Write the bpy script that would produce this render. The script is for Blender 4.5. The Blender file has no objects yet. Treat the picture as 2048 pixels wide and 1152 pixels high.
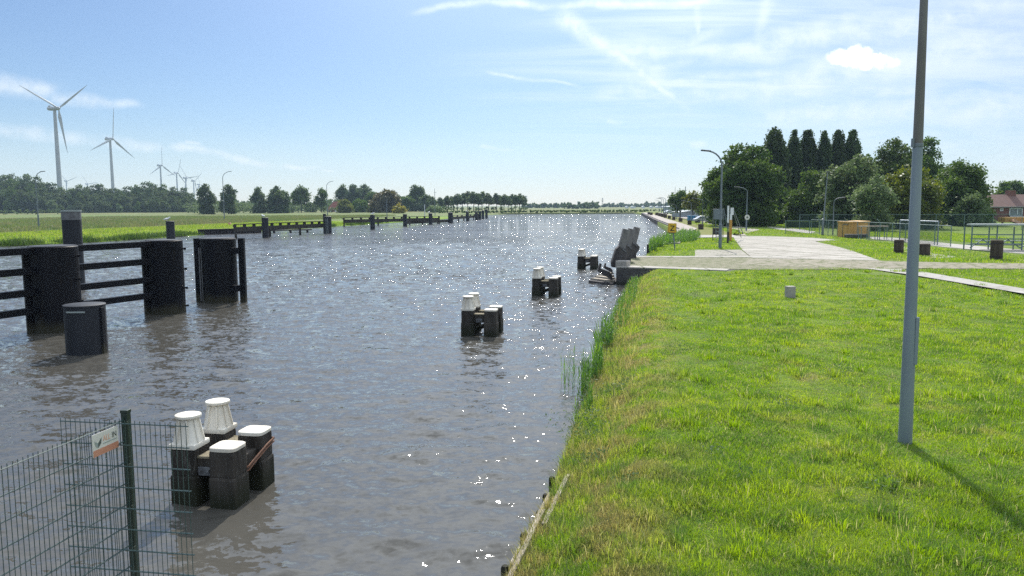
import bpy, bmesh, math, random
import numpy as np
from mathutils import Vector, Matrix, Euler

SC = bpy.context.scene
COL = SC.collection
PI = math.pi

# ------------------------------------------------------------------ camera
F, EYE, PITCH, ROLL = 1540.0, 5.0, math.radians(6.115), math.radians(0.3)
cam_d = bpy.data.cameras.new('camera'); cam = bpy.data.objects.new('camera', cam_d); COL.objects.link(cam)
cam_d.sensor_width = 36.0; cam_d.lens = 36.0*F/2048; cam_d.clip_start = 0.1; cam_d.clip_end = 20000
cam.matrix_world = Matrix.Translation((0, 0, EYE)) @ Matrix.Rotation(PI/2-PITCH, 4, 'X') @ Matrix.Rotation(-ROLL, 4, 'Z')
SC.camera = cam

def ray(px, py):
    x = (px-1024)/F; y = -(py-576)/F
    c, s = math.cos(ROLL), math.sin(ROLL)
    x, y = c*x+s*y, -s*x+c*y
    return Vector((x, math.cos(PITCH)+y*math.sin(PITCH), -math.sin(PITCH)+y*math.cos(PITCH)))
def at(px, py, z=0.0):              # point of the plane at height z seen there in the photograph
    d = ray(px, py); t = (z-EYE)/d.z
    return Vector((d.x*t, d.y*t, z))
def dep(px, py, Y):                 # point at distance Y
    d = ray(px, py); t = Y/d.y
    return Vector((d.x*t, Y, EYE+d.z*t))

# ------------------------------------------------------------------ tags
def tag(o, label=None, cat=None, group=None, kind=None):
    if label: o['label'] = label
    if cat: o['category'] = cat
    if group: o['group'] = group
    if kind: o['kind'] = kind
    return o
def thing(name, label, cat, loc=(0, 0, 0), rz=0.0, group=None):
    o = bpy.data.objects.new(name, None); COL.objects.link(o)
    o.location = loc; o.rotation_euler = (0, 0, rz); o.empty_display_size = 0.3
    return tag(o, label, cat, group)
def link(name, me, mat=None, parent=None, loc=None, rz=0.0):
    o = bpy.data.objects.new(name, me); COL.objects.link(o)
    if mat is not None:
        me.materials.clear(); me.materials.append(mat)
    if parent is not None: o.parent = parent
    if loc is not None: o.location = loc
    if rz: o.rotation_euler = (0, 0, rz)
    return o
def copy_tree(o, parent=None):
    c = o.copy(); COL.objects.link(c); c.parent = parent
    for ch in list(KIDS(o)): copy_tree(ch, c)
    return c
def KIDS(o): return [x for x in bpy.data.objects if x.parent == o]

# ------------------------------------------------------------------ mesh collector
class MB:
    def __init__(s): s.bm = bmesh.new()
    def box(s, c, size, rz=0.0, rot=None, bev=0.0):
        m = Matrix.Translation(c) @ (rot if rot is not None else Matrix.Rotation(rz, 4, 'Z')) @ Matrix.Diagonal((*size, 1))
        r = bmesh.ops.create_cube(s.bm, size=1.0, matrix=m)
        if bev:
            es = list({e for v in r['verts'] for e in v.link_edges})
            bmesh.ops.bevel(s.bm, geom=es, offset=bev, segments=2, affect='EDGES', profile=0.6)
        return s
    def bar(s, a, b, w, h, up=Vector((0, 0, 1)), bev=0.0):     # box from a to b
        a, b = Vector(a), Vector(b); d = b-a; L = d.length; d.normalize()
        x = d.cross(up)
        if x.length < 1e-4: x = d.cross(Vector((1, 0, 0)))
        x.normalize(); z = x.cross(d)
        R = Matrix((x, d, z)).transposed().to_4x4()
        return s.box((a+b)/2, (w, L, h), rot=R, bev=bev)
    def tube(s, pts, rad, n=10, caps=True):
        pts = [Vector(p) for p in pts]; rings = []
        if not hasattr(rad, '__len__'): rad = [rad]*len(pts)
        px = None
        for i, p in enumerate(pts):
            d = (pts[min(i+1, len(pts)-1)]-pts[max(i-1, 0)]).normalized()
            if px is None:
                px = d.orthogonal().normalized()
            else:
                px = (px-d*px.dot(d)); px = px.normalized() if px.length > 1e-6 else d.orthogonal().normalized()
            py = d.cross(px)
            rings.append([s.bm.verts.new(p+(px*math.cos(2*PI*k/n)+py*math.sin(2*PI*k/n))*rad[i]) for k in range(n)])
        for a, b in zip(rings, rings[1:]):
            for k in range(n): s.bm.faces.new((a[k], a[(k+1) % n], b[(k+1) % n], b[k]))
        if caps: s.bm.faces.new(rings[0][::-1]); s.bm.faces.new(rings[-1])
        return s
    def lathe(s, prof, n=24, c=(0, 0, 0), sq=0.0, ph=0.0):       # (r, z) profile; sq>0 gives a squarish section
        rings = []
        for r, z in prof:
            ring = []
            for k in range(n):
                t = 2*PI*k/n+ph; q = 1.0
                if sq: q = 1.0/((abs(math.cos(t))**sq+abs(math.sin(t))**sq)**(1/sq))
                ring.append(s.bm.verts.new((c[0]+r*q*math.cos(t), c[1]+r*q*math.sin(t), c[2]+z)))
            rings.append(ring)
        for a, b in zip(rings, rings[1:]):
            for k in range(n): s.bm.faces.new((a[k], a[(k+1) % n], b[(k+1) % n], b[k]))
        s.bm.faces.new(rings[0][::-1]); s.bm.faces.new(rings[-1])
        return s
    def prism(s, pts, off):                  # polygon pts (3d) extruded by vector off
        off = Vector(off); a = [s.bm.verts.new(Vector(p)) for p in pts]; b = [s.bm.verts.new(Vector(p)+off) for p in pts]
        n = len(pts)
        s.bm.faces.new(a[::-1]); s.bm.faces.new(b)
        for k in range(n): s.bm.faces.new((a[k], a[(k+1) % n], b[(k+1) % n], b[k]))
        return s
    def poly(s, pts):
        s.bm.faces.new([s.bm.verts.new(Vector(p)) for p in pts]); return s
    def build(s, name, mat, parent=None, smooth=None, bevel=0.0, loc=None, rz=0.0):
        bmesh.ops.recalc_face_normals(s.bm, faces=s.bm.faces)
        me = bpy.data.meshes.new(name); s.bm.to_mesh(me); s.bm.free()
        if smooth is not None:
            me.shade_smooth()
            try: me.set_sharp_from_angle(angle=math.radians(smooth))
            except Exception: pass
        o = link(name, me, mat, parent, loc, rz)
        if bevel:
            m = o.modifiers.new('bevel', 'BEVEL'); m.width = bevel; m.segments = 2; m.limit_method = 'ANGLE'; m.harden_normals = False
        return o

def np_mesh(name, V, FC):                    # all faces same size
    V = np.ascontiguousarray(V, np.float32); FC = np.ascontiguousarray(FC, np.int32); k = FC.shape[1]
    me = bpy.data.meshes.new(name)
    me.vertices.add(len(V)); me.vertices.foreach_set('co', V.ravel())
    me.loops.add(FC.size); me.loops.foreach_set('vertex_index', FC.ravel())
    me.polygons.add(len(FC)); me.polygons.foreach_set('loop_start', np.arange(0, FC.size, k, dtype=np.int32))
    me.update(calc_edges=True); me.validate()
    return me

# ------------------------------------------------------------------ materials
class NT:
    def __init__(s, nt): s.t = nt; s.n = nt.nodes; s.l = nt.links
    def add(s, ty, ins=None, **kw):
        nd = s.n.new(ty)
        for k, v in kw.items(): setattr(nd, k, v)
        if ins:
            for k, v in ins.items(): s.put(nd.inputs[k], v)
        return nd
    def put(s, sock, v):
        if isinstance(v, bpy.types.NodeSocket): s.l.new(v, sock)
        elif isinstance(v, bpy.types.Node): s.l.new(v.outputs[0], sock)
        else:
            try: sock.default_value = v
            except Exception:
                sock.default_value = (*v, 1.0) if len(v) == 3 else v
    def math(s, op, a, b=0.0, c=None, clamp=False):
        nd = s.n.new('ShaderNodeMath'); nd.operation = op; nd.use_clamp = clamp
        s.put(nd.inputs[0], a); s.put(nd.inputs[1], b)
        if c is not None: s.put(nd.inputs[2], c)
        return nd.outputs[0]
    def vm(s, op, a, b=None, scale=None):
        nd = s.n.new('ShaderNodeVectorMath'); nd.operation = op
        s.put(nd.inputs[0], a)
        if b is not None: s.put(nd.inputs[1], b)
        if scale is not None: s.put(nd.inputs['Scale'], scale)
        return nd.outputs['Value'] if op in ('DOT_PRODUCT', 'LENGTH', 'DISTANCE') else nd.outputs[0]
    def noise(s, vec, scale, detail=4.0, rough=0.55, dist=0.0, dim='3D'):
        nd = s.add('ShaderNodeTexNoise', noise_dimensions=dim)
        s.put(nd.inputs['Vector'], vec)
        nd.inputs['Scale'].default_value = scale; nd.inputs['Detail'].default_value = detail
        nd.inputs['Roughness'].default_value = rough; nd.inputs['Distortion'].default_value = dist
        return nd.outputs[0]
    def ss(s, x, lo, hi, a=0.0, b=1.0):       # smoothstep from lo to hi
        nd = s.n.new('ShaderNodeMapRange'); nd.interpolation_type = 'SMOOTHSTEP'; nd.clamp = True
        s.put(nd.inputs[0], x)
        for i, v in zip((1, 2, 3, 4), (lo, hi, a, b)): nd.inputs[i].default_value = v
        return nd.outputs[0]
    def mix(s, f, a, b):
        nd = s.n.new('ShaderNodeMix'); nd.data_type = 'RGBA'
        s.put(nd.inputs[0], f); s.put(nd.inputs[6], a); s.put(nd.inputs[7], b)
        return nd.outputs[2]
    def mul(s, a, b):
        nd = s.n.new('ShaderNodeMix'); nd.data_type = 'RGBA'; nd.blend_type = 'MULTIPLY'; nd.inputs[0].default_value = 1
        s.put(nd.inputs[6], a); s.put(nd.inputs[7], b)
        return nd.outputs[2]
def new_mat(name):
    m = bpy.data.materials.new(name); m.use_nodes = True; m.node_tree.nodes.clear()
    t = NT(m.node_tree); out = t.add('ShaderNodeOutputMaterial')
    return m, t, out
def V4(c): return (*c, 1.0)

def surf(name, c1, c2, scale=3.0, rough=0.7, bump=0.01, metal=0.0, spec=0.4, c3=None, stretch=(1, 1, 1), lo=0.35, hi=0.65, rvar=0.1, moss=None, bscale=None, wet=None):
    m, t, out = new_mat(name)
    tc = t.add('ShaderNodeTexCoord').outputs['Object']
    mp = t.add('ShaderNodeMapping', {'Vector': tc, 'Scale': stretch}).outputs[0]
    n1 = t.noise(mp, scale, 6, 0.6); n2 = t.noise(mp, scale*7.3, 4, 0.6)
    col = t.mix(t.ss(n1, lo, hi), V4(c1), V4(c2))
    if c3: col = t.mix(t.ss(n2, 0.55, 0.72), col, V4(c3))
    if moss:
        mc, z0, z1 = moss
        pz = t.add('ShaderNodeSeparateXYZ', {0: t.add('ShaderNodeNewGeometry').outputs['Position']}).outputs[2]
        f = t.math('ADD', pz, t.math('MULTIPLY', t.math('SUBTRACT', n1, 0.5), 0.9))
        col = t.mix(t.ss(f, z1, z0), col, V4(mc))
    p = t.add('ShaderNodeBsdfPrincipled', {'Base Color': col, 'Metallic': metal, 'Specular IOR Level': spec,
              'Roughness': t.math('ADD', rough-rvar/2, t.math('MULTIPLY', n2, rvar))})
    if bump:
        b = t.add('ShaderNodeBump', {'Height': t.noise(mp, bscale or scale*6, 5, 0.65), 'Distance': bump, 'Strength': 1.0})
        t.put(p.inputs['Normal'], b)
    t.put(out.inputs[0], p)
    return m

def veg(name, cols, nscale=0.35, trans=0.4, tcol=None, rough=0.5, spec=0.35, dry=None, obj_var=0.25, fine=4.0, gloss=True):
    """leaf material: diffuse + translucent, colour wandering over world position and from object to object"""
    m, t, out = new_mat(name)
    pos = t.add('ShaderNodeNewGeometry').outputs['Position']
    n1 = t.noise(pos, nscale, 4, 0.6); n2 = t.noise(pos, fine, 2, 0.5)
    col = t.mix(t.ss(n1, 0.38, 0.62), V4(cols[0]), V4(cols[1]))
    col = t.mix(t.ss(n2, 0.42, 0.66), col, V4(cols[2]))
    if dry: col = dry(t, pos, col, n1, n2)
    if obj_var:
        rnd = t.add('ShaderNodeObjectInfo').outputs['Random']
        hs = t.add('ShaderNodeHueSaturation', {'Color': col, 'Value': t.math('ADD', 1-obj_var/2, t.math('MULTIPLY', rnd, obj_var)),
                   'Hue': t.math('ADD', 0.5-obj_var*0.03, t.math('MULTIPLY', rnd, obj_var*0.06))})
        col = hs.outputs[0]
    p = t.add('ShaderNodeBsdfPrincipled', {'Base Color': col, 'Roughness': rough, 'Specular IOR Level': spec})
    hs2 = t.add('ShaderNodeHueSaturation', {'Color': col, 'Hue': 0.485, 'Saturation': 1.15, 'Value': 1.6})
    tr = t.add('ShaderNodeBsdfTranslucent', {'Color': hs2})
    mx = t.add('ShaderNodeMixShader', {0: trans, 1: p, 2: tr})
    t.put(out.inputs[0], mx)
    return m

# ------------------------------------------------------------------ sun, sky, clouds
SUN_AZ, SUN_EL = math.radians(6.0), math.radians(43)
sd = bpy.data.lights.new('sun', 'SUN'); sun = bpy.data.objects.new('sun', sd); COL.objects.link(sun)
sd.energy = 4.6; sd.angle = math.radians(0.53); sd.color = (1.0, 0.955, 0.88)
sdir = Vector((math.sin(SUN_AZ)*math.cos(SUN_EL), math.cos(SUN_AZ)*math.cos(SUN_EL), math.sin(SUN_EL)))
sun.rotation_euler = (-sdir).to_track_quat('-Z', 'Y').to_euler(); sun.location = sdir*50

W = bpy.data.worlds.new('World'); SC.world = W; W.use_nodes = True
wt = NT(W.node_tree); W.node_tree.nodes.clear()
sky = wt.add('ShaderNodeTexSky', sky_type='NISHITA', sun_disc=False)
sky.sun_elevation = SUN_EL; sky.sun_rotation = SUN_AZ; sky.air_density = 1.0; sky.dust_density = 0.15; sky.ozone_density = 3.5; sky.altitude = 0
dirv = wt.add('ShaderNodeTexCoord').outputs['Generated']
sx = wt.add('ShaderNodeSeparateXYZ', {0: dirv})
yy = wt.math('MAXIMUM', sx.outputs[1], 0.03)
ab = wt.add('ShaderNodeCombineXYZ', {0: wt.math('DIVIDE', sx.outputs[0], yy), 1: wt.math('DIVIDE', sx.outputs[2], yy)}).outputs[0]
def AB(px, py): d = ray(px, py); return (d.x/d.y, d.z/d.y, 0.0)
# the wind-drawn ice clouds live on a high plane over the place
zz = wt.math('ADD', wt.math('MAXIMUM', sx.outputs[2], 0.0), 0.12)
pl = wt.add('ShaderNodeCombineXYZ', {0: wt.math('DIVIDE', sx.outputs[0], zz), 1: wt.math('DIVIDE', sx.outputs[1], zz)}).outputs[0]
plm = wt.add('ShaderNodeMapping', {'Vector': pl, 'Rotation': (0, 0, math.radians(-14)), 'Scale': (0.55, 2.4, 1)}).outputs[0]
wob = wt.vm('SUBTRACT', wt.add('ShaderNodeTexNoise', {'Vector': ab, 'Scale': 9.0, 'Detail': 4.0}).outputs['Color'], (0.5, 0.5, 0.5))
abw = wt.vm('ADD', ab, wt.vm('SCALE', wob, scale=0.035))
fine = wt.noise(wt.add('ShaderNodeMapping', {'Vector': abw, 'Scale': (6, 26, 1), 'Rotation': (0, 0, 0.05)}).outputs[0], 2.2, 6, 0.62)
fine2 = wt.noise(abw, 30, 5, 0.6)
def streak(p0, p1, w0, w1, gain, soft=True, tex=0.75):
    a = Vector(AB(*p0)); b = Vector(AB(*p1)); L = (b-a).length; u = (b-a)/L; n = Vector((-u.y, u.x, 0))
    q = wt.vm('SUBTRACT', abw, tuple(a))
    s = wt.math('DIVIDE', wt.vm('DOT_PRODUCT', q, tuple(u)), L)
    d = wt.math('ABSOLUTE', wt.vm('DOT_PRODUCT', q, tuple(n)))
    w = wt.math('ADD', w0/F, wt.math('MULTIPLY', s, (w1-w0)/F))
    across = wt.ss(wt.math('DIVIDE', d, w), 1.0, 0.0)
    ends = wt.math('MULTIPLY', wt.ss(s, -0.04, 0.12), wt.ss(s, 1.05, 0.8))
    tx = wt.math('ADD', 1-tex, wt.math('MULTIPLY', wt.ss(fine2, 0.3, 0.7), tex))
    return wt.math('MULTIPLY', wt.math('MULTIPLY', across, ends), wt.math('MULTIPLY', tx, gain))
cirr = wt.math('MULTIPLY', wt.ss(wt.noise(plm, 1.1, 7, 0.6, 0.6), 0.36, 0.70), wt.ss(sx.outputs[0], -0.16, 0.26))
cirr = wt.math('MULTIPLY', cirr, wt.ss(sx.outputs[2], 0.03, 0.16))
tot = wt.math('MULTIPLY', cirr, 0.6)
veil = wt.math('MULTIPLY', wt.math('MULTIPLY', wt.ss(sx.outputs[0], 0.02, 0.55), wt.ss(fine, 0.25, 0.75, 0.30, 1.0)), 0.48)
tot = wt.math('MAXIMUM', tot, veil)
topv = wt.math('MULTIPLY', wt.math('MULTIPLY', wt.ss(sx.outputs[2], 0.19, 0.42), wt.ss(sx.outputs[0], -0.35, 0.25)), 0.3)
tot = wt.math('MAXIMUM', tot, topv)
stk = None
for a in [((1100, 15), (1392, 226), 34, 10, 0.72), ((1230, 100), (1350, 200), 60, 50, 0.42), ((820, 17), (1560, -6), 10, 15, 0.7), ((1388, -20), (1400, 76), 16, 6, 0.4),
          ((1550, -20), (1500, 105), 30, 12, 0.4), ((-200, 140), (130, 178), 40, 26, 0.75), ((90, 190), (290, 212), 24, 10, 0.6), ((-60, 252), (360, 300), 26, 20, 0.55),
          ((330, 292), (670, 338), 20, 7, 0.7), ((970, 141), (1160, 170), 7, 5, 0.5), ((1215, 181), (1320, 198), 5, 4, 0.35), ((1180, 95), (1600, 112), 34, 30, 0.5),
          ((1180, 186), (1560, 190), 22, 26, 0.45), ((1480, 190), (2100, 60), 50, 70, 0.6), ((1500, 240), (2100, 210), 30, 50, 0.55), ((1400, 120), (2000, 10), 30, 46, 0.6),
          ((1240, 150), (1800, 20), 14, 30, 0.45), ((1260, 170), (1900, 120), 12, 26, 0.45), ((1280, 205), (1900, 175), 10, 22, 0.4), ((1180, 120), (1480, 60), 16, 22, 0.4), ((1560, 90), (2080, -10), 20, 34, 0.45), ((955, 293), (1035, 299), 7, 5, 0.45), ((645, 342), (680, 347), 6, 4, 0.6), ((372, 284), (408, 291), 9, 7, 0.6), ((1375, 290), (1412, 284), 12, 9, 0.42),
          ((1215, 248), (1245, 252), 7, 6, 0.3), ((1632, 214), (1702, 218), 7, 6, 0.5), ((1135, 332), (1165, 335), 4, 3, 0.4), ((770, 325), (850, 318), 12, 8, 0.25)]:
    stk = streak(*a) if stk is None else wt.math('MAXIMUM', stk, streak(*a))
tot = wt.math('SUBTRACT', 1.0, wt.math('MULTIPLY', wt.math('SUBTRACT', 1.0, tot), wt.math('SUBTRACT', 1.0, stk)))
# the one small heap cloud
cc = Vector(AB(1712, 118))
q = wt.vm('SUBTRACT', ab, tuple(cc))
qn = wt.vm('SUBTRACT', wt.add('ShaderNodeTexNoise', {'Vector': ab, 'Scale': 42.0, 'Detail': 6.0, 'Roughness': 0.62}).outputs['Color'], (0.5, 0.5, 0.5))
q = wt.vm('ADD', q, wt.vm('SCALE', qn, scale=0.034))
qs = wt.add('ShaderNodeSeparateXYZ', {0: q})
low = wt.math('LESS_THAN', qs.outputs[1], 0.0)
ry = wt.math('ADD', 24/F, wt.math('MULTIPLY', low, -8/F))
e1 = wt.math('SQRT', wt.math('ADD', wt.math('POWER', wt.math('DIVIDE', wt.math('ADD', qs.outputs[0], 12/F), 52/F), 2.0), wt.math('POWER', wt.math('ABSOLUTE', wt.math('DIVIDE', qs.outputs[1], ry)), 2.0)))
e2 = wt.math('SQRT', wt.math('ADD', wt.math('POWER', wt.math('DIVIDE', wt.math('ADD', qs.outputs[0], -30/F), 62/F), 2.0), wt.math('POWER', wt.math('ABSOLUTE', wt.math('DIVIDE', wt.math('ADD', qs.outputs[1], 6/F), 14/F)), 2.0)))
cum = wt.ss(wt.math('MINIMUM', e1, e2), 1.12, 0.68)
cums = wt.math('ADD', 1.0, wt.math('MULTIPLY', wt.math('MULTIPLY', wt.ss(qs.outputs[1], 0.006, -0.012), wt.ss(fine2, 0.35, 0.6)), -0.25))
tot = wt.math('MAXIMUM', tot, wt.math('MULTIPLY', wt.ss(sx.outputs[2], 0.11, -0.01), 0.28))
skc = wt.vm('MULTIPLY', sky.outputs[0], (0.91, 0.955, 1.05))
bg_sky = wt.add('ShaderNodeBackground', {'Color': skc, 'Strength': 0.076})
bg_cl = wt.add('ShaderNodeBackground', {'Color': (0.88, 0.945, 1.0, 1), 'Strength': 0.88})
bg_cu = wt.add('ShaderNodeBackground', {'Color': (1, 1, 1, 1), 'Strength': wt.math('MULTIPLY', cums, 1.0)})
mx1 = wt.add('ShaderNodeMixShader', {0: wt.math('MINIMUM', tot, 0.9), 1: bg_sky, 2: bg_cl})
mx2 = wt.add('ShaderNodeMixShader', {0: wt.math('MULTIPLY', cum, 0.96), 1: mx1, 2: bg_cu})
sun_cos = wt.vm('DOT_PRODUCT', dirv, tuple(sdir))
bg_fill = wt.add('ShaderNodeBackground', {'Color': (0.86, 0.94, 1.0, 1), 'Strength': wt.math('ADD', wt.math('MULTIPLY', wt.math('POWER', wt.math('MAXIMUM', sun_cos, 0.0), 12.0), 1.2), wt.math('MULTIPLY', wt.ss(sx.outputs[2], 0.25, 0.62), 0.75))})  # added glow round the sun and overhead, brightens water and softens shadows
mx3 = wt.add('ShaderNodeAddShader', {0: mx2, 1: bg_fill})
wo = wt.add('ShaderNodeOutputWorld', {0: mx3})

SC.view_settings.view_transform = 'Standard'; SC.view_settings.look = 'None'
SC.view_settings.exposure = 0.35; SC.view_settings.gamma = 1.0; SC.view_settings.use_curve_mapping = False

# ------------------------------------------------------------------ the land and the water
SHR = [(-8.5, -40), (-1.75, 0), (0.10, 9.98), (0.56, 11.46), (0.99, 13.9), (1.82, 18.02), (2.90, 24.6), (5.28, 36.5), (7.6, 48.6), (9.6, 59), (14.9, 83), (25.8, 123.7), (38.5, 207), (64.2, 382), (70, 440)]
SHL = [(-92, -40), (-84, 30), (-72, 80), (-67.2, 101), (-60.3, 113), (-56.3, 139), (-51.3, 157), (-42.7, 198), (-28.2, 267), (-17.9, 377), (-10.2, 414), (-3, 440)]
def interp(P, y): return float(np.interp(y, [p[1] for p in P], [p[0] for p in P]))
def lump(x, y, s=1.0):
    return (math.sin(x*0.9*s+1.3)*math.sin(y*0.7*s+0.4)+0.6*math.sin(x*2.1*s+y*1.3*s)+0.5*math.sin(x*0.37*s-y*1.9*s+2))*0.5
def zr(x, y, off):                                     # height of the right bank
    base = float(np.interp(y, [0, 20, 38, 47, 120, 300], [0.95, 0.98, 1.04, 1.10, 1.10, 1.10]))
    amp = float(np.interp(y, [0, 35, 44, 60], [0.07, 0.07, 0.0, 0.0]))
    edge = float(np.interp(y, [0, 34, 46, 60, 110, 130], [0.42, 0.42, 0.25, 0.15, 0.2, 0.9]))
    k = min(1, off/(1.7 if y < 60 else 3.0)); k = k*k*(3-2*k)
    return edge+(base-edge)*k+amp*lump(x, y)*k
def zl(x, y, off):                                     # height of the left bank
    k = min(1, off/9); k = k*k*(3-2*k)
    return 0.12+(0.95-0.12)*k+0.04*lump(x, y, 0.2)*k
def land(name, shore, sgn, zf, ys, offs, mat):
    V = []; n = len(offs)
    for y in ys:
        xs = interp(shore, y)
        for j, o in enumerate(offs):
            x = xs+sgn*o
            V.append((x, y, -1.2 if j == 0 else zf(x, y, o)))
    FC = []
    for i in range(len(ys)-1):
        for j in range(n-1):
            q = (i*n+j, i*n+j+1, (i+1)*n+j+1, (i+1)*n+j)
            FC.append(q if sgn > 0 else q[::-1])
    me = np_mesh(name, np.array(V), np.array(FC)); me.shade_smooth()
    o = link(name, me, mat); tag(o, kind='structure'); return o

def dry_bank(t, pos, col, n1, n2):
    sp = t.add('ShaderNodeSeparateXYZ', {0: pos})
    d = t.math('SUBTRACT', sp.outputs[0], t.math('ADD', -1.75, t.math('MULTIPLY', sp.outputs[1], 0.19)))
    nn = t.noise(pos, 1.1, 4, 0.65); n3 = t.noise(pos, 0.22, 3, 0.5)
    band = t.math('MULTIPLY', t.ss(d, 3.0, 0.9), t.ss(nn, 0.40, 0.60))
    band = t.math('MULTIPLY', band, t.ss(sp.outputs[1], 60.0, 30.0, 0.35, 1.0))
    patch = t.math('MULTIPLY', t.ss(nn, 0.53, 0.72), t.math('MULTIPLY', t.ss(n3, 0.46, 0.62), 0.65))
    f = t.math('MAXIMUM', band, patch)
    c = t.mix(t.math('MULTIPLY', f, 0.85), col, (0.275, 0.23, 0.10, 1))
    return t.mix(t.math('MULTIPLY', t.ss(t.noise(pos, 2.3, 2), 0.6, 0.72), 0.5), c, (0.05, 0.13, 0.025, 1))

G_COLS = [(0.168, 0.28, 0.034), (0.245, 0.34, 0.05), (0.11, 0.20, 0.036)]
def thatch(t, pos, col, n1, n2):
    c = dry_bank(t, pos, col, n1, n2)
    r = t.add('ShaderNodeNewGeometry').outputs['Random Per Island']
    c = t.mix(t.math('MULTIPLY', t.math('GREATER_THAN', r, 0.90), 0.75), c, (0.36, 0.34, 0.17, 1))
    return t.mix(t.math('MULTIPLY', t.ss(r, 0.30, 0.0), 0.55), c, (0.07, 0.15, 0.03, 1))
m_grass = veg('grass_blades', G_COLS, 0.45, 0.5, dry=thatch, obj_var=0, fine=1.6, rough=0.4, spec=0.4)
def ground_mat(name, cols, dry=None, nscale=0.25, fine=2.0, bump=0.05):
    m, t, out = new_mat(name)
    pos = t.add('ShaderNodeNewGeometry').outputs['Position']
    n1 = t.noise(pos, nscale, 5, 0.6); n2 = t.noise(pos, fine, 5, 0.65)
    col = t.mix(t.ss(n1, 0.36, 0.64), V4(cols[0]), V4(cols[1]))
    col = t.mix(t.ss(n2, 0.45, 0.65), col, V4(cols[2]))
    if dry: col = dry(t, pos, col, n1, n2)
    p = t.add('ShaderNodeBsdfPrincipled', {'Base Color': col, 'Roughness': 0.9, 'Specular IOR Level': 0.1})
    b = t.add('ShaderNodeBump', {'Height': t.noise(pos, 14, 5, 0.7), 'Distance': bump, 'Strength': 1.0})
    t.put(p.inputs['Normal'], b); t.put(out.inputs[0], p)
    return m
m_rground = ground_mat('turf_soil', [(0.10, 0.16, 0.022), (0.14, 0.20, 0.028), (0.085, 0.105, 0.03)], dry_bank)
def dry_left(t, pos, col, n1, n2):
    sp = t.add('ShaderNodeSeparateXYZ', {0: pos})
    # mown strip beside the water, rough flowering meadow behind
    nn = t.noise(pos, 0.05, 4, 0.6); fl = t.noise(t.add('ShaderNodeMapping', {'Vector': pos, 'Scale': (0.25, 1, 1)}).outputs[0], 0.06, 5, 0.65)
    d = t.math('SUBTRACT', t.math('ADD', -100.0, t.math('MULTIPLY', sp.outputs[1], 0.235)), sp.outputs[0])
    d = t.math('ADD', d, t.math('MULTIPLY', t.math('SUBTRACT', nn, 0.5), 30.0))
    f = t.ss(d, -2.0, 6.0)
    m1 = t.mix(t.ss(fl, 0.45, 0.62), (0.13, 0.18, 0.06, 1), (0.175, 0.17, 0.085, 1))
    m1 = t.mix(t.math('MULTIPLY', t.ss(n2, 0.5, 0.7), 0.6), m1, (0.085, 0.13, 0.035, 1))
    return t.mix(f, col, m1)
m_lground = ground_mat('meadow_soil', [(0.15, 0.25, 0.022), (0.21, 0.29, 0.026), (0.12, 0.20, 0.025)], dry_left, 0.08, 0.5, 0.2)
m_fground = ground_mat('far_field', [(0.14, 0.165, 0.06), (0.18, 0.175, 0.08), (0.09, 0.12, 0.045)], None, 0.01, 0.05, 0.2)

ys_r = list(np.arange(-40, 0, 5))+list(np.arange(0, 62, 0.5))+list(np.arange(62, 140, 3))+list(np.arange(140, 441, 15))+[441]
of_r = [0, 0.001, 0.2, 0.5, 0.9, 1.3, 1.7, 2.2]+list(np.arange(2.8, 34, 0.7))+[36, 40, 46, 55, 70, 100, 200, 500, 1200, 3000]
land('ground', SHR, 1, zr, ys_r, of_r, m_rground)
ys_l = list(np.arange(-40, 441, 7))+[441]
of_l = [0, 0.001, 1, 2.5, 4, 6, 9, 12, 16, 22, 30, 40, 60, 90, 140, 220, 400, 800, 3000]
land('meadow_ground', SHL, -1, zl, ys_l, of_l, m_lground)
yf = [440.5, 440.6, 444, 450, 460, 500, 700, 1200, 2500, 9000]; xf = [-6000, -1500, -600, -300, -150, -60, -30, 0, 20, 40, 60, 80, 120, 300, 900, 6000]
V = [(x, y, -1 if i == 0 else (0.5 if i == 1 else 1.0)) for i, y in enumerate(yf) for x in xf]
n = len(xf); FC = [(i*n+j, i*n+j+1, (i+1)*n+j+1, (i+1)*n+j) for i in range(len(yf)-1) for j in range(n-1)]
tag(link('far_ground', np_mesh('far_ground', np.array(V), np.array(FC)), m_fground), kind='structure')

# water: murky brown body, real waves, fine ripples on top
m_water, t, out = new_mat('canal_water')
pos = t.add('ShaderNodeNewGeometry').outputs['Position']
def wv(sc, rot, scale, det, ro, di=0.0):
    mp = t.add('ShaderNodeMapping', {'Vector': pos, 'Rotation': (0, 0, rot), 'Scale': sc}).outputs[0]
    return t.noise(mp, scale, det, ro, di)
def slopes(scale, sc, rot, det, k):          # random facet slopes of the small ripples
    mp = t.add('ShaderNodeMapping', {'Vector': pos, 'Rotation': (0, 0, rot), 'Scale': sc}).outputs[0]
    nd = t.add('ShaderNodeTexNoise', {'Vector': mp, 'Scale': scale, 'Detail': det, 'Roughness': 0.6, 'Distortion': 0.3})
    return t.vm('SCALE', t.vm('SUBTRACT', nd.outputs['Color'], (0.5, 0.5, 0.5)), scale=k)
py_ = t.add('ShaderNodeSeparateXYZ', {0: pos}).outputs[1]
sl = t.vm('ADD', slopes(2.6, (0.6, 1, 1), 0.12, 2, 1.25), slopes(8.0, (0.75, 1, 1), -0.2, 2, 1.45))
gust = t.ss(t.noise(t.add('ShaderNodeMapping', {'Vector': pos, 'Scale': (0.35, 1, 1), 'Rotation': (0, 0, .2)}).outputs[0], 0.05, 3, 0.6), 0.3, 0.68, 0.6, 1.1)
sl = t.vm('SCALE', sl, scale=t.math('MULTIPLY', gust, t.ss(py_, 14.0, 65.0, 0.56, 1.8)))
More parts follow.
